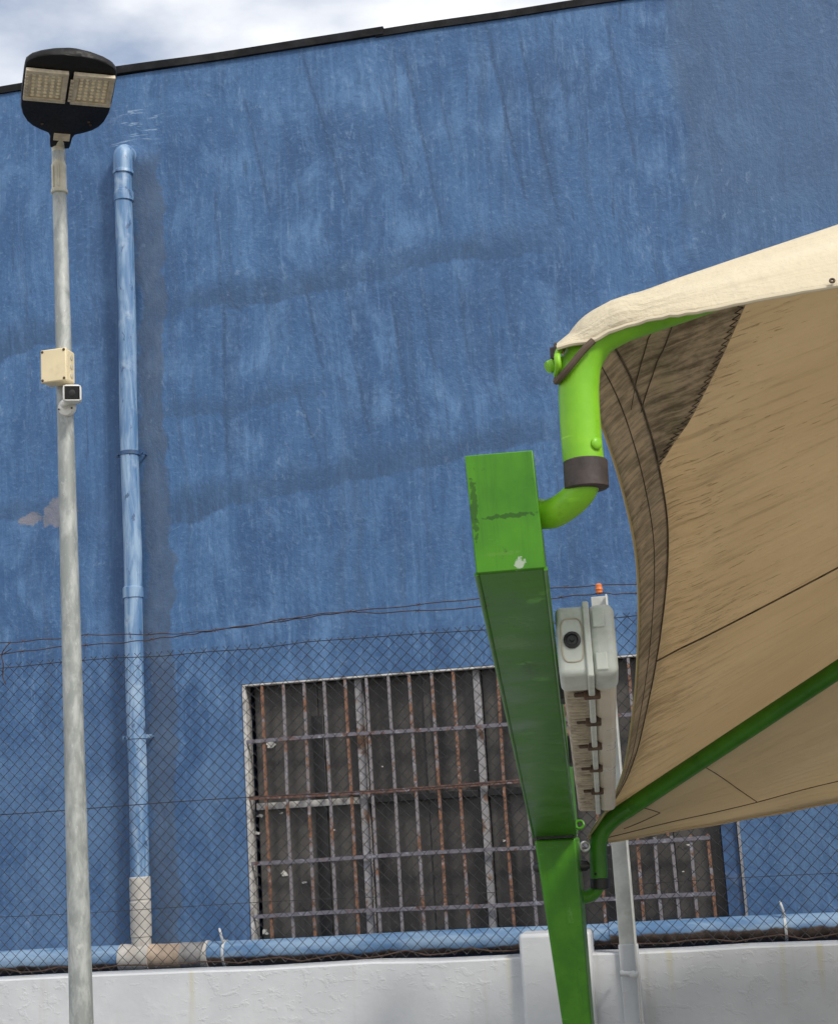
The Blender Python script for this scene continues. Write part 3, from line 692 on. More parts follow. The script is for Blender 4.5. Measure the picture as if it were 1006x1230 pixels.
# angle iron post with white painted foot
def angle_post(xc, ztop, par):
    mb = MB(); yp = YB - .012
    lean = -.0
    def plate(x0, x1, y0, y1, z0, z1): mb.box(((x0 + x1) / 2, (y0 + y1) / 2, (z0 + z1) / 2), (x1 - x0, y1 - y0, z1 - z0))
    plate(xc - .042, xc + .036, yp, yp + .008, .9, ztop); plate(xc + .028, xc + .036, yp - .062, yp, .9, ztop)
    return mb.build('post', M['postpaint'], par, smooth=20, bevel=.002)
xpst = P(748, 1050, YB).x
post = angle_post(xpst, 3.135, fn)
mb = MB(); mb.box((xpst - .003, YB - .010, ZT / 2 + .012), (.088, .019, ZT + .050)); mb.box((xpst + .0335, YB - .0465, ZT / 2 + .012), (.015, .054, ZT + .050)); mb.build('post_foot', M['white'], fn, bevel=.004, seg=2)
mb = MB(); c = P(757, 1171, YB - .10); mb.tube([c + Vector((-.045, 0, .006)), c + Vector((.03, 0, 0))], .012, 10); mb.lathe(c + Vector((.012, -.016, 0)), (0, 1, 0), [(0, .012), (.004, .017), (.012, .017), (.03, .014)], 12); mb.tube([c + Vector((-.04, 0, .006)), c + Vector((-.04, .05, .006))], .010, 8)
mb.build('latch', M['white'], fn)
mb = MB(); c = P(719, 708, YF - .004); mb.lathe(c + Vector((0, 0, -.022)), (0, 0, 1), [(0, .010), (.006, .017), (.014, .015), (.022, .019), (.032, .015), (.042, .016), (.05, .009)], 12); mb.build('insulator', M['orange'], fn)
# ================================================================== street lamp
LY = 6.0
pb = P(98, 1230, LY); pt = P(70, 178, LY); lean = (pt - pb) / (pt.z - pb.z); base = pb - lean * pb.z
lamp = thing('street_lamp', 'galvanised street lamp post with a flat black LED head', 'street lamp', base)
mb = MB(); prof = [(0, .055), (1.4, .0490), (3.0, .042), (4.9, .0305)]
zs_ = [0, .6, 1.2, 1.8, 2.4, 3.0, 3.6, 4.2, 4.7, pt.z - .02]
def prad(z): return .0545 - (.0545 - .0295) * z / 5.2
mb.tube([base + lean * z for z in zs_], [prad(z) for z in zs_], 28); mb.build('pole', M['galv'], lamp)
mb = MB(); mb.box(base + Vector((0, 0, .012)), (.3, .3, .02)); mb.build('base_plate', M['galv'], lamp, bevel=.004)
zs0 = P(70, 233, LY).z
ax = lean.normalized()
mb = MB(); s0 = base + lean * zs0; hl = pt.z - zs0
mb.lathe(s0, ax, [(0, .0335), (.004, .037), (.016, .037), (.022, .0335), (hl * .55, .0325), (hl * .62, .0335), (hl * .66, .030), (hl * .98, .029), (hl, .024)], 24)
for s in (-1, 1):
    mb.box(s0 + ax * (hl * .34) + Vector((s * .013, -.033, 0)), (.004, .006, hl * .46))
mb.build('sleeve', M['cream_cast'], lamp, bevel=0)
# head
H0 = P(73, 166, 5.95); psi, tau = math.radians(29.2), math.radians(11.5)
ha = Vector((math.sin(psi) * math.cos(tau), -math.cos(psi) * math.cos(tau), math.sin(tau))); ht = Vector((math.cos(psi), math.sin(psi), 0)); hn = ht.cross(ha) * 1.0
if hn.z < 0: hn = -hn
def hp3(u, w, n): return H0 + ha * u + ht * w + hn * n
out_u = [(-.055, .042), (-.02, .046), (.02, .048), (.045, .058), (.062, .092), (.085, .128), (.115, .155), (.155, .174), (.21, .186), (.29, .190), (.38, .190), (.46, .189), (.490, .186), (.510, .172), (.530, .140), (.546, .095), (.554, .04)]
stations = []
for i in range(len(out_u) - 1):
    for k in range(3):
        t_ = k / 3; stations.append(tuple(a + (b - a) * t_ for a, b in zip(out_u[i], out_u[i + 1])))
stations.append(out_u[-1])
mb = MB(); nc = 22; i0 = 0
for (u, w) in stations:
    e = max(0, min(1, (u + .05) / .12)); tip = max(0, (u - .40) / .172)
    th = .036 + .040 * e - .055 * min(1, tip) ** 1.3
    lift = .022 * tip ** 2                                     # the tip of the underside curves up
    for j in range(nc):
        a = 2 * math.pi * j / nc; x = math.cos(a); y = math.sin(a)
        xx = math.copysign(abs(x) ** .55, x) * w
        nn = (lift + th * abs(y) ** .7) if y > 0 else (lift - .012 * abs(y) ** .35)
        mb.v.append(hp3(u, xx, nn))
ns_ = len(stations)
for i in range(ns_ - 1):
    for j in range(nc): mb.f.append((i * nc + j, i * nc + (j + 1) % nc, (i + 1) * nc + (j + 1) % nc, (i + 1) * nc + j))
mb.f.append(tuple(reversed(range(nc)))); mb.f.append(tuple((ns_ - 1) * nc + j for j in range(nc)))
head = mb.build('lamp_head', M['housing'], lamp, smooth=50)
hb = -.012
HB = basis(ha, ht, hn)
def hbox(mb, u0, u1, w0, w1, n0, n1): mb.box(hp3((u0 + u1) / 2, (w0 + w1) / 2, (n0 + n1) / 2), (u1 - u0, w1 - w0, n1 - n0), HB); return mb
for s in (0, 1):
    wa, wb = (-.182, -.008) if s == 0 else (.012, .182)
    u0, u1 = .278, .476
    mb = MB(); e = .022
    hbox(mb, u0, u0 + e, wa, wb, hb - .016, hb + .002); hbox(mb, u1 - e, u1, wa, wb, hb - .016, hb + .002)
    hbox(mb, u0 + e, u1 - e, wa, wa + e, hb - .0155, hb + .002); hbox(mb, u0 + e, u1 - e, wb - e, wb, hb - .0155, hb + .002)
    led = mb.build('led_module', M['led_frame'], head, smooth=20, bevel=.003)
    mb = MB(); hbox(mb, u0 + e, u1 - e, wa + e, wb - e, hb - .007, hb + .0005); mb.build('lens_plate', M['led_frame'], head, smooth=20)
    mb = MB(); nu, nw = 7, 5
    for a in range(nu):
        for b in range(nw):
            c = hp3(u0 + e + .012 + (u1 - u0 - 2 * e - .024) * a / (nu - 1), wa + e + .013 + (wb - wa - 2 * e - .026) * b / (nw - 1), hb - .007)
            mb.lathe(c, -hn, [(0, .0088), (.003, .0078), (.0055, .0035)], 8)
    tag(mb.build('lens_array', M['led'], head), None, None, kind='stuff')
    mb = MB()
    for a in range(7):
        uu = u0 + .03 + a * .021; ww = wa + .006 if s == 0 else wa - .004
        hbox(mb, uu - .006, uu + .006, ww - .007, ww + .007, hb - .021, hb - .013)
    mb.build('cooling_fins', M['led_frame'], head, smooth=20)
mb = MB(); hbox(mb, .005, .052, -.034, .036, hb - .005, hb + .004); mb.build('rating_plate', M['led_frame'], head, bevel=.001)
for u, w in ((.11, -.09), (.13, .115), (.15, .105)):
    mb = MB(); mb.lathe(hp3(u, w, hb + .001), -hn, [(0, .006), (.004, .006), (.006, .003)], 10); mb.build('screw', M['rustclip'], head)
mb = MB(); q = pt - ax * .012
mb.tube(smooth_path([q, q + ax * .035, hp3(-.045, 0, .012), hp3(.0, 0, .018)], 5), [.029] * 8 + [.031] * 8, 20); mb.build('knuckle', M['cream_cast'], lamp)

# ------------------------------------------------------------------ junction box and camera on the post
def pole_at(py): z = P(80, py, LY).z; return base + lean * z
c = pole_at(441); jy = math.radians(-3)
bx = Vector((math.cos(jy), math.sin(jy), 0)); by = Vector((-math.sin(jy), math.cos(jy), 0)); BZ = Vector((0, 0, 1)); JB = basis(bx, by, BZ)
jc = P(68.5, 441, LY - .085)
jb = thing('junction_box', 'cream plastic junction box strapped to the lamp post above the camera', 'junction box', jc)
mb = MB(); mb.box(jc + by * .016, (.116, .072, .142), JB); mb.build('box_body', M['ivory'], jb, bevel=.007, seg=3)
lid = MB().box(jc - by * .026, (.120, .018, .146), JB).build('lid', M['ivory'], jb, bevel=.006, seg=3)
for sx in (-1, 1):
    for sz in (-1, 1):
        mb = MB(); mb.lathe(jc - by * .034 + bx * sx * .050 + BZ * sz * .063, -by, [(0, .006), (.003, .006), (.0045, .004)], 10); mb.build('screw', M['rustclip'], lid)
for k in range(3):
    mb = MB(); mb.lathe(jc + by * .018 + bx * .0565 + BZ * (.04 - .04 * k), bx, [(0, .012), (.004, .012), (.005, .006)], 14); mb.build('knockout', M['cream_cast'], jb)
mb = MB(); mb.lathe(c + Vector((0, 0, .02)), (0, 0, 1), [(0, prad(3.9) + .001), (.002, prad(3.9) + .004), (.014, prad(3.9) + .004), (.016, prad(3.9) + .001)], 20); mb.box(c + Vector((-.02, -.04, .028)), (.05, .05, .02)); mb.build('bracket', M['zinc'], jb)

bc = P(79, 488, LY - .048)
sc_ = thing('security_camera', 'white bullet security camera with black face on the lamp post', 'camera', bc)
mb = MB(); mb.lathe(bc + Vector((0, .022, 0)), (-.05, -1, -.12), [(0, .040), (.012, .040), (.022, .034), (.027, .018)], 24); mb.build('mount_base', M['whiteplastic'], sc_)
for s in (-1, 1):
    mb = MB(); mb.lathe(bc + Vector((s * .029, -.004, -.012)), (0, -1, 0), [(0, .004), (.004, .004)], 8); mb.build('screw', M['rustclip'], sc_)
ft = P(86.5, 472, LY - .150); bk = P(80, 468, LY - .02)
cdv = Vector((.42, -1.0, -.20)).normalized(); cside = cdv.cross(BZ).normalized(); cup = cside.cross(cdv)
if cside.x < 0: cside = -cside
CB = basis(cside, cdv, cup)
mb = MB(); mb.tube(smooth_path([bc + Vector((0, .0, 0)), bc + Vector((.004, -.03, .006)), ft - cdv * .07 - cup * .02, ft - cdv * .06], 5), .015, 14); mb.build('arm', M['whiteplastic'], sc_)
mb = MB(); mb.box(ft - cdv * .065, (.078, .130, .074), CB); body = mb.build('camera_body', M['whiteplastic'], sc_, bevel=.016, seg=4)
mb = MB(); mb.box(ft - cdv * .002, (.062, .010, .056), CB); face = mb.build('front_window', M['lens'], sc_, bevel=.009, seg=3)
mb = MB(); mb.lathe(ft + cdv * .0025, cdv, [(0, .014), (.002, .014), (.003, .010)], 16); mb.build('lens', M['black'], face)
mb = MB()
t_ = .0045
for s in (-1, 1):
    mb.box(ft + cside * s * .0335 - cdv * .0, (t_, .016, .062), CB); mb.box(ft + cup * s * .0305, (.0625, .0155, t_), CB)
mb.build('bezel', M['whiteplastic'], sc_, bevel=.0015)

# ================================================================== shade canopy
NY, FY = 2.60, 6.50
APEX = P(2576, -236, 4.55); XA = APEX.x
cpost = P(668, 1010, 6.35)
can = thing('shade_canopy', 'green steel cantilever shade canopy with beige tensioned fabric roof', 'canopy', (cpost.x, 6.35, 0))
def mir(mb):
    q = MB(); q.v = [Vector((2 * XA - v.x, v.y, v.z)) for v in mb.v]; q.f = [tuple(reversed(f)) for f in mb.f]; q.uv = dict(mb.uv) if mb.uv else None
    return q
def both(mb, name, mat, par=can, **k):
    a = mb.build(name, M[mat], par if not isinstance(par, tuple) else par[0], **k)
    b = mir(mb).build(name, M[mat], par if not isinstance(par, tuple) else par[1], **k)
    return a, b
# column
mb = MB(); zt = P(668, 1008, 6.3).z
def sq(x, y, z, hx, hy): return [Vector((x - hx, y - hy, z)), Vector((x + hx, y - hy, z)), Vector((x + hx, y + hy, z)), Vector((x - hx, y + hy, z))]
xb_ = P(693, 1230, 6.35).x; zb_ = P(693, 1230, 6.35).z; sx_ = (cpost.x - xb_) / (zt - zb_)
r0, r1, r2 = sq(xb_ - sx_ * zb_, 6.40, 0, .056, .066), sq(xb_, 6.40, zb_, .058, .068), sq(cpost.x, 6.38, zt, .084, .085)
mb.v = r0 + r1 + r2
mb.f = [(3, 2, 1, 0), (8, 9, 10, 11)] + [(k * 4 + i, k * 4 + (i + 1) % 4, k * 4 + 4 + (i + 1) % 4, k * 4 + 4 + i) for k in range(2) for i in range(4)]
colm = both(mb, 'column', 'green', smooth=30, bevel=.010, seg=3)
mb = MB(); mb.box((cpost.x, 6.38, .012), (.40, .40, .022)); both(mb, 'base_plate', 'green', smooth=30, bevel=.003)
mb = MB(); mb.box((cpost.x, 6.38, zt + .0065), (.150, .150, .010)); both(mb, 'cap_plate', 'black', smooth=30)
# cantilever beam
BL, BR, TL, TR = P(572, 690, NY), P(655, 683, NY), P(558, 548, NY), P(640, 541, NY)
rl = P(640, 1001, 6.29); rr_ = P(691, 998, 6.29); rl.z = rr_.z = zt + .012
back = lambda p, y, dz: Vector((p.x - .012, y, p.z + dz))
mb = MB(); mb.hexa([BL, BR, TR, TL, rl, rr_, rr_ + Vector((0, 0, .30)), rl + Vector((0, 0, .30))])
bend = [Vector((rl.x - .008, 6.48, rl.z)), Vector((rr_.x - .008, 6.48, rr_.z))]
mb.hexa([rl + Vector((0, .0, 0)), rr_, rr_ + Vector((0, 0, .30)), rl + Vector((0, 0, .30)), bend[0], bend[1], bend[1] + Vector((0, 0, .30)), bend[0] + Vector((0, 0, .30))])
mb.f = [f for i, f in enumerate(mb.f) if i not in (1, 6)]
# weld the two lengths
bm = bmesh.new(); me = bpy.data.meshes.new('t'); me.from_pydata([tuple(v) for v in mb.v], [], mb.f); bm.from_mesh(me); bmesh.ops.remove_doubles(bm, verts=bm.verts, dist=1e-4); bm.verts.index_update()
mb.v = [v.co.copy() for v in bm.verts]; mb.f = [tuple(v.index for v in f.verts) for f in bm.faces]; bm.free(); bpy.data.meshes.remove(me)
beam = both(mb, 'beam', 'green', smooth=30, bevel=.006, seg=3)
# end plate with its weld lip
ctr = (BL + BR + TL + TR) / 4; fwdv = Vector((0, -1, 0))
grow = lambda p, k: ctr + (p - ctr) * k
mb = MB(); q = [grow(p, .995) for p in (BL, BR, TR, TL)]
mb.hexa([p + fwdv * .0015 for p in q] + [p + fwdv * .006 for p in q]); both(mb, 'end_plate', 'green', smooth=30, bevel=.002)
mb = MB()   # weld beads along the side plates
for a, b in ((BL, rl), (BR, rr_)):
    mb.tube([a + (b - a) * i / 40 + Vector((0, 0, .001 * math.sin(i * 2.3))) for i in range(41)], .0042, 6)
both(mb, 'weld_bead', 'green')
# tubes: near hip
npx = [(703, 574), (699, 540), (696, 500), (695, 462), (700, 432), (717, 405), (745, 388), (791, 373), (845, 356)]
near = [P(a, b, NY) for a, b in npx]
for k, p in enumerate(near[-3:]): pass
tgt = APEX; st = P(745, 388, NY)
near = [P(a, b, NY + .0) for a, b in npx[:7]]
hipN = [near[-1] + (APEX - near[-1]) * t for t in (.06, .15, .3, .5, .75, 1.0)]
npath = smooth_path(near, 8)[:-1] + smooth_path([near[-1]] + hipN, 6)
RP = .0355
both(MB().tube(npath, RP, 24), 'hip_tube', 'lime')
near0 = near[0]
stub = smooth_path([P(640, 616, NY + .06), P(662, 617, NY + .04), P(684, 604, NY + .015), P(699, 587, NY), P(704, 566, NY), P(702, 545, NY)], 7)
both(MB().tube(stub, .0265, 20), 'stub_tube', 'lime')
mb = MB(); c0 = P(704.5, 588, NY); c1 = P(702.5, 553, NY); dv = (c1 - c0)
mb.lathe(c0, dv, [(0, .034), (.003, .0385), (dv.length * .95, .0385), (dv.length, .0362)], 28); both(mb, 'sleeve', 'collar')
c = P(715, 533, NY - .024); mb = MB(); mb.lathe(c, (.62, -.78, 0), [(-.004, .0105), (.0045, .0105), (.0065, .0085), (.0075, .004)], 18); both(mb, 'bolt', 'lime')
# far hip
fpx = [(719, 1068), (719, 1045), (718, 1020), (722, 1000), (736, 984), (758, 969)]
far = [P(a, b, FY) for a, b in fpx]
hipF = [far[-1] + (APEX - far[-1]) * t for t in (.06, .15, .3, .5, .75, 1.0)]
fpath = smooth_path(far, 8)[:-1] + smooth_path([far[-1]] + hipF, 6)
both(MB().tube(fpath, RP, 24), 'hip_tube', 'shaded_green')
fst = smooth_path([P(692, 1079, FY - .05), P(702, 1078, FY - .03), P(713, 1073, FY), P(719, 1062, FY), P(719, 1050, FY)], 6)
both(MB().tube(fst, .0265, 18), 'stub_tube', 'shaded_green')
mb = MB(); c0 = P(720, 1068, FY); c1 = P(719.5, 1055, FY); dv = c1 - c0
mb.lathe(c0, dv, [(0, .035), (.003, .0385), (dv.length * .95, .0385), (dv.length, .036)], 24); both(mb, 'sleeve', 'black')
c = P(715, 1050, FY - .034); both(MB().lathe(c, (0, -1, 0), [(-.004, .006), (.004, .006), (.006, .003)], 10), 'bolt', 'black')
# dark through rod behind the column
mb = MB(); a, b = P(640, 1043, 6.42), P(708, 1040, 6.42); d_ = (b - a)
mb.lathe(a, d_, [(0, .010), (.010, .020), (.04, .026), (d_.length - .06, .026), (d_.length - .012, .020), (d_.length, .010)], 16); both(mb, 'through_rod', 'black')
# ring bolts and hooks
def torus(mb, c, nrm, R, r, n=20):
    c = Vector(c); nrm = Vector(nrm).normalized(); ref = Vector((0, 0, 1)) if abs(nrm.z) < .9 else Vector((1, 0, 0)); a = (ref - nrm * ref.dot(nrm)).normalized(); b = nrm.cross(a)
    return mb.tube([c + (a * math.cos(2 * math.pi * i / n) + b * math.sin(2 * math.pi * i / n)) * R for i in range(n + 1)], r, 8)
both(torus(MB(), P(702, 1017, FY - .03), (.3, -1, .1), .018, .006), 'ring_bolt', 'zinc')
mb = MB(); p0 = P(692, 991, 6.2); torus(mb, p0 + Vector((.012, 0, 0)), (0, -1, .4), .016, .006); mb.tube([p0 + Vector((-.03, 0, 0)), p0], .007, 8); both(mb, 'ring_bolt', 'green')
# near corner clamp: pin, lever and cord
mb = MB(); mb.tube([P(658, 441, NY - .02), P(668, 437, NY - .01), P(684, 430, NY)], [.011, .009, .009], 10); mb.lathe(P(657, 442, NY - .02), (P(668, 437, NY) - P(657, 442, NY)), [(0, .006), (.004, .012), (.013, .012), (.016, .008)], 12)
both(mb, 'corner_pin', 'lime')
mb = MB(); mb.tube(smooth_path([P(668, 450, NY - .02), P(670, 440, NY - .045), P(669, 428, NY - .045), P(672, 418, NY - .02)], 5), .006, 8); both(mb, 'corner_lever', 'lime')
mb = MB(); mb.box(P(670, 418, NY - .022), (.014, .012, .018)); mb.box(P(664, 425, NY - .012), (.010, .016, .022)); both(mb, 'buckle', 'collar', bevel=.002)

# ---- fabric roof
def clear(p, path, r):
    """keep the cloth outside a tube"""
    best = None
    for i in range(len(path) - 1):
        a = path[i]; ab = path[i + 1] - a; t = max(0, min(1, (p - a).dot(ab) / ab.length_squared)); q = a + ab * t; d = (p - q).length
        if best is None or d < best[0]: best = (d, q)
    d, q = best
    return q + (p - q) * (r / d) if 1e-6 < d < r else p
sil = [(671, 415), (683, 402), (698, 389), (719, 371), (749, 356), (774, 349)]
Yc = NY
c0p = [P(a, b, Yc) for a, b in sil]
crest_off = Vector((0, -.004, RP + .009))
hipline = [near[-1] + (APEX - near[-1]) * t + crest_off for t in (.04, .09, .16, .28, .45, .7, 1.0)]
c0c = smooth_path(c0p + hipline[:], 6)
CN = c0c[0]; AP = APEX + crest_off
CF = P(706, 1006, FY + .0)
fcp = [CF, P(712, 994, FY), P(724, 979, FY), P(738, 968, FY)]
hipl2 = [far[-1] + (APEX - far[-1]) * t + Vector((0, .004, RP * 1.02)) for t in (.02, .06, .12, .22, .4, .7, 1.0)]
c1c = smooth_path(fcp + hipl2, 6)
def arc(c):
    d = [0]
    for i in range(1, len(c)): d.append(d[-1] + (c[i] - c[i - 1]).length)
    return d
def at(c, d, u):
    s = u * d[-1]
    for i in range(1, len(c)):
        if d[i] >= s: t = (s - d[i - 1]) / max(1e-9, d[i] - d[i - 1]); return c[i - 1].lerp(c[i], t)
    return c[-1].copy()
d0, d1 = arc(c0c), arc(c1c)
# left hem: straight chord between the corners, bowed inwards as the photograph shows
hemp = [(671, 415), (700, 440), (722, 492), (733, 545), (748, 590), (757, 618), (764, 650), (767, 700), (767, 760), (763, 835), (751, 920), (736, 963), (706, 1006)]
def hem_raw(v):
    Y = CN.y + (CF.y - CN.y) * v; z = CN.z + (CF.z - CN.z) * v + .05 * math.sin(math.pi * v) * v
    # find X whose projection lies on the curve
    lo, hi = -1.2, 1.2
    def side(x):
        px, py = proj((x, Y, z))
        for i in range(1, len(hemp)):
            if py <= hemp[i][1] or i == len(hemp) - 1:
                (xa, ya), (xb, yb) = hemp[i - 1], hemp[i]; return px - (xa + (xb - xa) * (py - ya) / (yb - ya))
    for _ in range(40):
        mid = (lo + hi) / 2
        if side(mid) > 0: hi = mid
        else: lo = mid
    return Vector(((lo + hi) / 2, Y, z))
hv = [i / 16 for i in range(17)]
hraw = [hem_raw(v) for v in hv]; hraw[0] = CN.copy(); hraw[-1] = CF.copy()
for _ in range(1):
    hraw = [hraw[0]] + [(hraw[i - 1] + hraw[i] * 2 + hraw[i + 1]) / 4 for i in range(1, 16)] + [hraw[-1]]
hc = smooth_path(hraw, 5)
def hem(v):
    k = v * (len(hc) - 1); i = min(int(k), len(hc) - 2); return hc[i].lerp(hc[i + 1], k - i)
def S(u, v):
    a, b = at(c0c, d0, u), at(c1c, d1, u)
    p = a * (1 - v) + b * v + hem(v) * (1 - u) + AP * u - ((CN * (1 - v) + CF * v) * (1 - u) + AP * u)
    p.z -= .16 * math.sin(math.pi * v) * math.sin(math.pi * min(1, u * 1.15)) * (1 - u) * .6
    wr = .006 * math.sin(math.pi * v) * mnoise.noise(Vector((u * 3, v * 16, 4)))
    return p + Vector((0, 0, wr))
Lu = d0[-1]
us = [(i / 70) ** 1.7 for i in range(71)]
uvw = lambda u, v: (u * Lu, v * 4.0)
def S2(u, v):
    p = S(u, v)
    if v < .25: p = clear(p, npath[30:], RP + .005)
    if v > .75: p = clear(p, fpath[20:], RP + .005)
    return p
mb = MB(); mb.grid(lambda u, v: (S2(u, v), uvw(u, v)), 0, 0, us, [j / 60 for j in range(61)])
fab = both(mb, 'fabric_side_panel', 'fabric', smooth=60, solid=.0016)
def under(u, v, k): 
    e = 1e-3; p = S(u, v); a = S(min(1, u + e), v) - p; b = S(u, min(1, v + e)) - S(u, max(0, v - e)); n = a.cross(b)
    if n.length < 1e-12: n = Vector((0, 0, -1))
    n.normalize()
    if n.z > 0: n = -n
    return p + n * k
# double hem band along the left edge, with its seam
def ub(v): return (.060 + .030 * math.sin(math.pi * min(1, v * 1.3)) * (1 - v)) / Lu * (1.0 + .4 * (1 - v)) 
mb = MB(); mb.grid(lambda s, v: (under(s * ub(v), v, .0045), (s * ub(v) * Lu, v * 4.0)), 0, 0, [i / 6 for i in range(7)], [j / 80 for j in range(81)])
both(mb, 'hem_band', 'hem', par=fab, smooth=60, solid=.0015)
both(MB().tube([under(ub(v), v, .0062) for v in [j / 90 for j in range(2, 90)]], .0020, 6), 'hem_seam', 'thread', par=fab)
both(MB().tube([under(ub(v) * .55, v, .0058) for v in [j / 90 for j in range(2, 90)]], .0012, 6), 'hem_seam', 'thread', par=fab)
both(MB().tube([hem(j / 90) for j in range(91)], .0035, 8), 'edge_cord', 'fabric_clean', par=fab)
# corner reinforcement patch at the near corner
UPn = None
for k in range(1, 400):
    if proj(S(k / 400, 0.02))[0] > 925: UPn = k / 400; break
VPn = None
for k in range(1, 400):
    if proj(hem(k / 400))[1] > 640: VPn = k / 400; break
UPn = UPn or .2; VPn = VPn or .2
def tri(s, t): v = t * VPn; u = s * UPn * (1 - t) ** 1.0 + (1 - s) * ub(v) * .9; return u, v
mb = MB(); mb.grid(lambda s, t: (under(*tri(s, t), .003), uvw(*tri(s, t))), 0, 0, [i / 24 for i in range(25)], [j / 24 * .97 for j in range(25)])
both(mb, 'corner_patch', 'patch', par=fab, smooth=60, solid=.0012)
zz = []
for j in range(90):
    t = j / 89 * .97; u, v = tri(1.0, t); zz.append(under(max(.002, u - (.003 if j % 2 else .013) / Lu * 1.6), v, .0044))
both(MB().tube(zz, .0011, 5), 'zigzag_stitching', 'thread', par=fab)
for off in (.0, .010):
    both(MB().tube([under(.050 + off - (.036 + off * .6) * (j / 20) ** .7, .004 + (.085 + off) * j / 20, .005) for j in range(21)], .0011, 6), 'corner_seam', 'thread', par=fab)
# long panel seam
VS = None
for k in range(1, 800):
    if proj(S(ub(k / 800), k / 800))[1] > 793: VS = k / 800; break
VS = VS or .6
both(MB().tube([under(ub(VS) + (.999 - ub(VS)) * j / 60, VS, .0045) for j in range(61)], .0026, 6), 'panel_seam', 'thread', par=fab)

# front panel: from the crest down to the front hem
fh = [(671, 417), (690, 412), (710, 409.5), (734, 397), (760, 389), (791, 381), (844, 373), (898, 362), (950, 352.5), (1006, 343)]
fe = [P(a, b, NY - .050 + .004 * i) for i, (a, b) in enumerate(fh)]
e0 = fe[-1]; sl = (fe[-1].z - fe[-3].z) / (fe[-1].x - fe[-3].x)
for t in (.2, .4, .6, .8, 1.0):
    x = e0.x + (XA - e0.x) * t; fe.append(Vector((x, e0.y + .16 * (1 - (1 - t) ** 2), e0.z + sl * (XA - e0.x) * (t - t * t / 2))))
fec = smooth_path(fe, 6); dfe = arc(fec)
def xat(c, x):
    for i in range(1, len(c)):
        if c[i].x >= x: t = (x - c[i - 1].x) / max(1e-9, c[i].x - c[i - 1].x); return c[i - 1].lerp(c[i], t)
    return c[-1].copy()
def front(u, v):
    x = CN.x + (XA - CN.x) * u
    a, b = xat(c0c, x), xat(fec, x)
    p = a.lerp(b, v); w = (b - a).length
    p += Vector((0, -.25, .35)) * (.30 * min(w, .12) * math.sin(math.pi * v) * max(0, 1 - u * 4))
    fold = .0028 * math.sin(x * 170 + v * 3.2 + 3 * mnoise.noise(Vector((x * 9, v, 0)))) * v * math.exp(-abs(x - .0) * 9)
    p += Vector((0, -1, .2)) * (fold + .005 * mnoise.noise(Vector((x * 5, v * 3, 3))) * math.sin(math.pi * v))
    p = clear(p, npath[24:], RP + .007)
    return p, (u * 4.2, v * .9)
us2 = [(i / 130) ** 2.0 for i in range(131)]
mb = MB(); mb.grid(front, 0, 0, us2, [j / 14 for j in range(15)])
fabF = both(mb, 'fabric_front_panel', 'fabric_front', smooth=60, solid=.0016)
both(MB().tube([front(u, 1.0)[0] for u in us2], .0045, 7), 'front_hem', 'fabric_front', par=fabF)
both(MB().tube([front(u, .86 - .1 * min(1, u * 8))[0] + Vector((0, -.003, .001)) for u in us2[55:]], .0018, 6), 'front_seam', 'rope', par=fabF)
ey = P(999, 337, NY - .022); both(torus(MB(), ey, (0, -1, .3), .0035, .0022, 12), 'eyelet', 'rustclip', par=fabF)
# cord round the tube at the near corner
mb = MB(); mb.tube(smooth_path([P(712, 409, NY - .047), P(700, 421, NY - .05), P(686, 438, NY - .047), P(674, 452, NY - .035), P(668, 458, NY - .01), P(671, 446, NY + .02), P(668, 425, NY + .0)], 6), .0062, 8); both(mb, 'corner_cord', 'rope', par=fabF)
# rear panel: from the far crest down and back to the rear hem
rh = [(706, 1007), (720, 1011), (740, 1010), (780, 1003), (824, 995), (873, 988), (940, 976), (1006, 963)]
re_ = [P(a, b, FY + .03 + .02 * i) for i, (a, b) in enumerate(rh)]
e0 = re_[-1]; sl = (re_[-1].z - re_[-3].z) / (re_[-1].x - re_[-3].x)
for t in (.2, .4, .6, .8, 1.0):
    x = e0.x + (XA - e0.x) * t; re_.append(Vector((x, e0.y - .10 * (1 - (1 - t) ** 2), e0.z + sl * (XA - e0.x) * (t - t * t / 2))))
rec = smooth_path(re_, 6)
def rear(u, v):
    x = CF.x + (XA - CF.x) * u; a, b = xat(c1c, x), xat(rec, x); p = a.lerp(b, v); w = (b - a).length
    p += Vector((0, 0, -.05)) * math.sin(math.pi * v) * min(1, w)
    p += Vector((0, .6, 1)) * (.004 * mnoise.noise(Vector((x * 5, v * 4, 8))))
    p = clear(p, fpath[16:], RP + .006)
    return p, (u * 4.4, v * 1.2)
mb = MB(); mb.grid(rear, 0, 0, [(i / 70) ** 1.5 for i in range(71)], [j / 18 for j in range(19)])
fabR = both(mb, 'fabric_rear_panel', 'fabric_clean', smooth=60, solid=.0016)
both(MB().tube([rear((i / 70) ** 1.5, 1.0)[0] for i in range(71)], .006, 7), 'rear_hem', 'fabric_clean', par=fabR)
def run_r(x): return (x - CF.x) / (XA - CF.x)
both(MB().tube([rear((i / 60) ** 1.5, .80 if i > 4 else .8)[0] + Vector((0, -.004, -.002)) for i in range(3, 61)], .0018, 6), 'rear_seam', 'thread', par=fabR)
both(MB().tube([rear(.100 + .052 * j / 20, .05 + .74 * j / 20)[0] + Vector((0, -.004, -.002)) for j in range(21)], .0018, 6), 'patch_seam', 'thread', par=fabR)
both(MB().tube([rear(.046 + .020 * j / 12, .25 + .30 * j / 12)[0] + Vector((0, -.004, -.002)) for j in range(13)] + [rear(.066 - .034 * j / 12, .55 + .10 * j / 12)[0] + Vector((0, -.004, -.002)) for j in range(1, 13)], .0017, 6), 'patch_seam', 'thread', par=fabR)

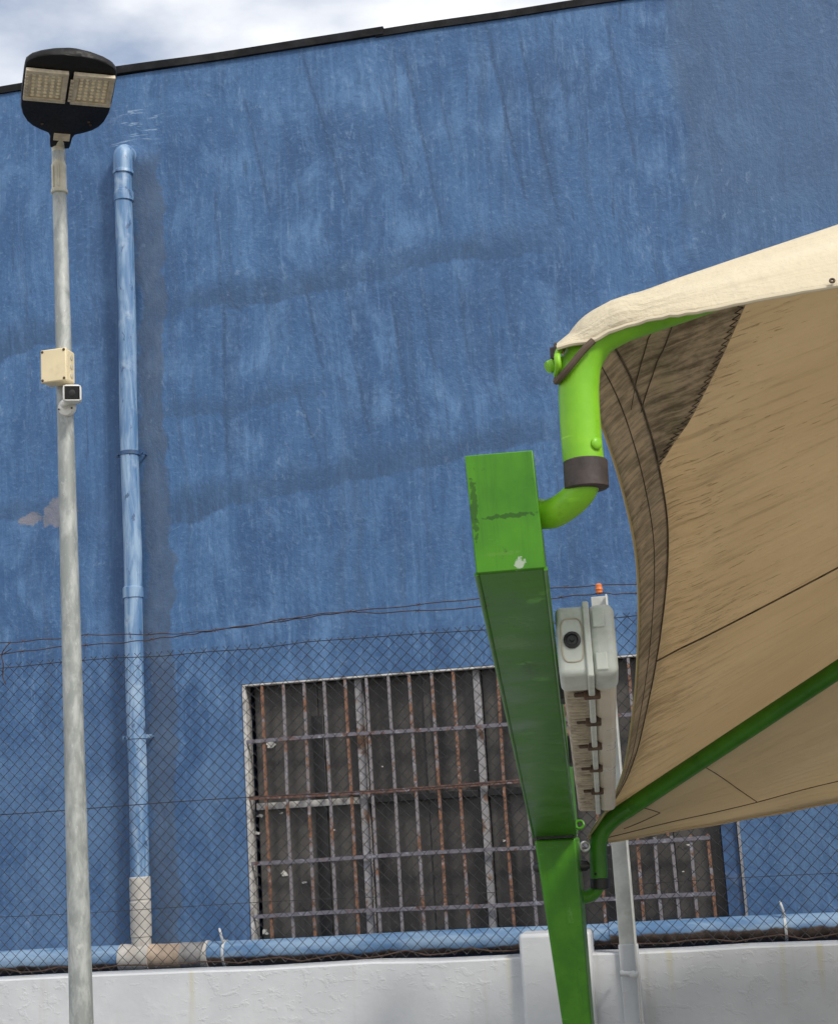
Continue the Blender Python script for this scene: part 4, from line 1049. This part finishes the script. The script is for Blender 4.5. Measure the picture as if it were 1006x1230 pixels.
# ================================================================== light fixture beside the beam
f0 = P(703, 770, 3.0); f1 = P(714, 949, 4.60)
fd = (f1 - f0).normalized(); fs = fd.cross(BZ).normalized(); fu = fs.cross(fd)
if fs.x < 0: fs = -fs
if fu.z < 0: fu = -fu
FL = (f1 - f0).length
FB = basis(fs, fd, fu)
lf = thing('light_fixture', 'long grey weatherproof tube light fixed beside the green beam', 'light fixture', f0 + fd * FL / 2)
def fbox(mb, s0, s1, d0_, d1_, u0, u1): mb.box(f0 + fs * (s0 + s1) / 2 + fd * (d0_ + d1_) / 2 + fu * (u0 + u1) / 2, (s1 - s0, d1_ - d0_, u1 - u0), FB); return mb
hw, hh = .052, .070
fbox(MB(), -hw, .008, .11, FL - .01, -hh + .006, hh - .006).build('gear_body', M['gearbody'], lf, smooth=30, bevel=.010, seg=3)
fbox(MB(), .010, hw + .004, .11, FL - .01, -hh + .004, hh - .004).build('diffuser', M['diffuser'], lf, smooth=30, bevel=.014, seg=4)
fbox(MB(), -hw - .004, .006, -.012, .125, -hh, hh).build('end_cap', M['greyplastic'], lf, smooth=30, bevel=.012, seg=4)
dc = fbox(MB(), .008, hw + .007, -.012, .125, -hh - .002, hh + .002).build('diffuser_end', M['greyplastic'], lf, smooth=30, bevel=.016, seg=4)
fbox(MB(), -.002, .011, -.019, FL - .02, -hh - .006, hh + .006).build('joint_strip', M['greyplastic'], lf, smooth=30, bevel=.003)
for uu in (.040, -.046):
    fbox(MB(), .016, .040, -.0165, -.010, uu - .018, uu + .018).build('moulded_pad', M['greyplastic'], dc, smooth=30, bevel=.003, seg=3)
mb = MB(); mb.lathe(f0 + fs * -.026 + fd * -.010, -fd, [(0, .017), (.006, .017), (.008, .012), (.004, .010), (.004, .004), (.009, .003)], 20); mb.build('cable_gland', M['black'], lf)
mb = MB(); ring = []
for j in range(25):
    w = 2 * math.pi * j / 24; cx = math.copysign(abs(math.cos(w)) ** .5, math.cos(w)); sx = math.copysign(abs(math.sin(w)) ** .5, math.sin(w))
    ring.append(f0 + fs * (-.026 + .021 * cx) + fu * (.0 + .044 * sx) + fd * -.0125)
mb.tube(ring, .0016, 6); mb.build('moulded_outline', M['gearbody'], lf)
for d in (.15, .40, .66, .93, 1.25):
    if d > FL - .04: continue
    mb = MB(); fbox(mb, -.012, .022, d - .007, d + .011, -hh - .010, -hh + .014); fbox(mb, -.032, -.010, d - .003, d + .013, -hh - .003, -hh + .004); mb.build('clip', M['rustclip'], lf, smooth=30, bevel=.003)
mb = MB()
for k in range(46):
    d = .18 + k * (FL - .22) / 46
    fbox(mb, -hw + .006, -.008, d, d + .006, -hh + .001, -hh + .007)
tag(mb.build('body_ribs', M['gearbody'], lf, smooth=30), None, None, kind='stuff')
for d in (.30, 1.0): fbox(MB(), -hw - .010, -hw + .002, d, d + .05, -.04, .03).build('bracket', M['black'], lf, smooth=30)
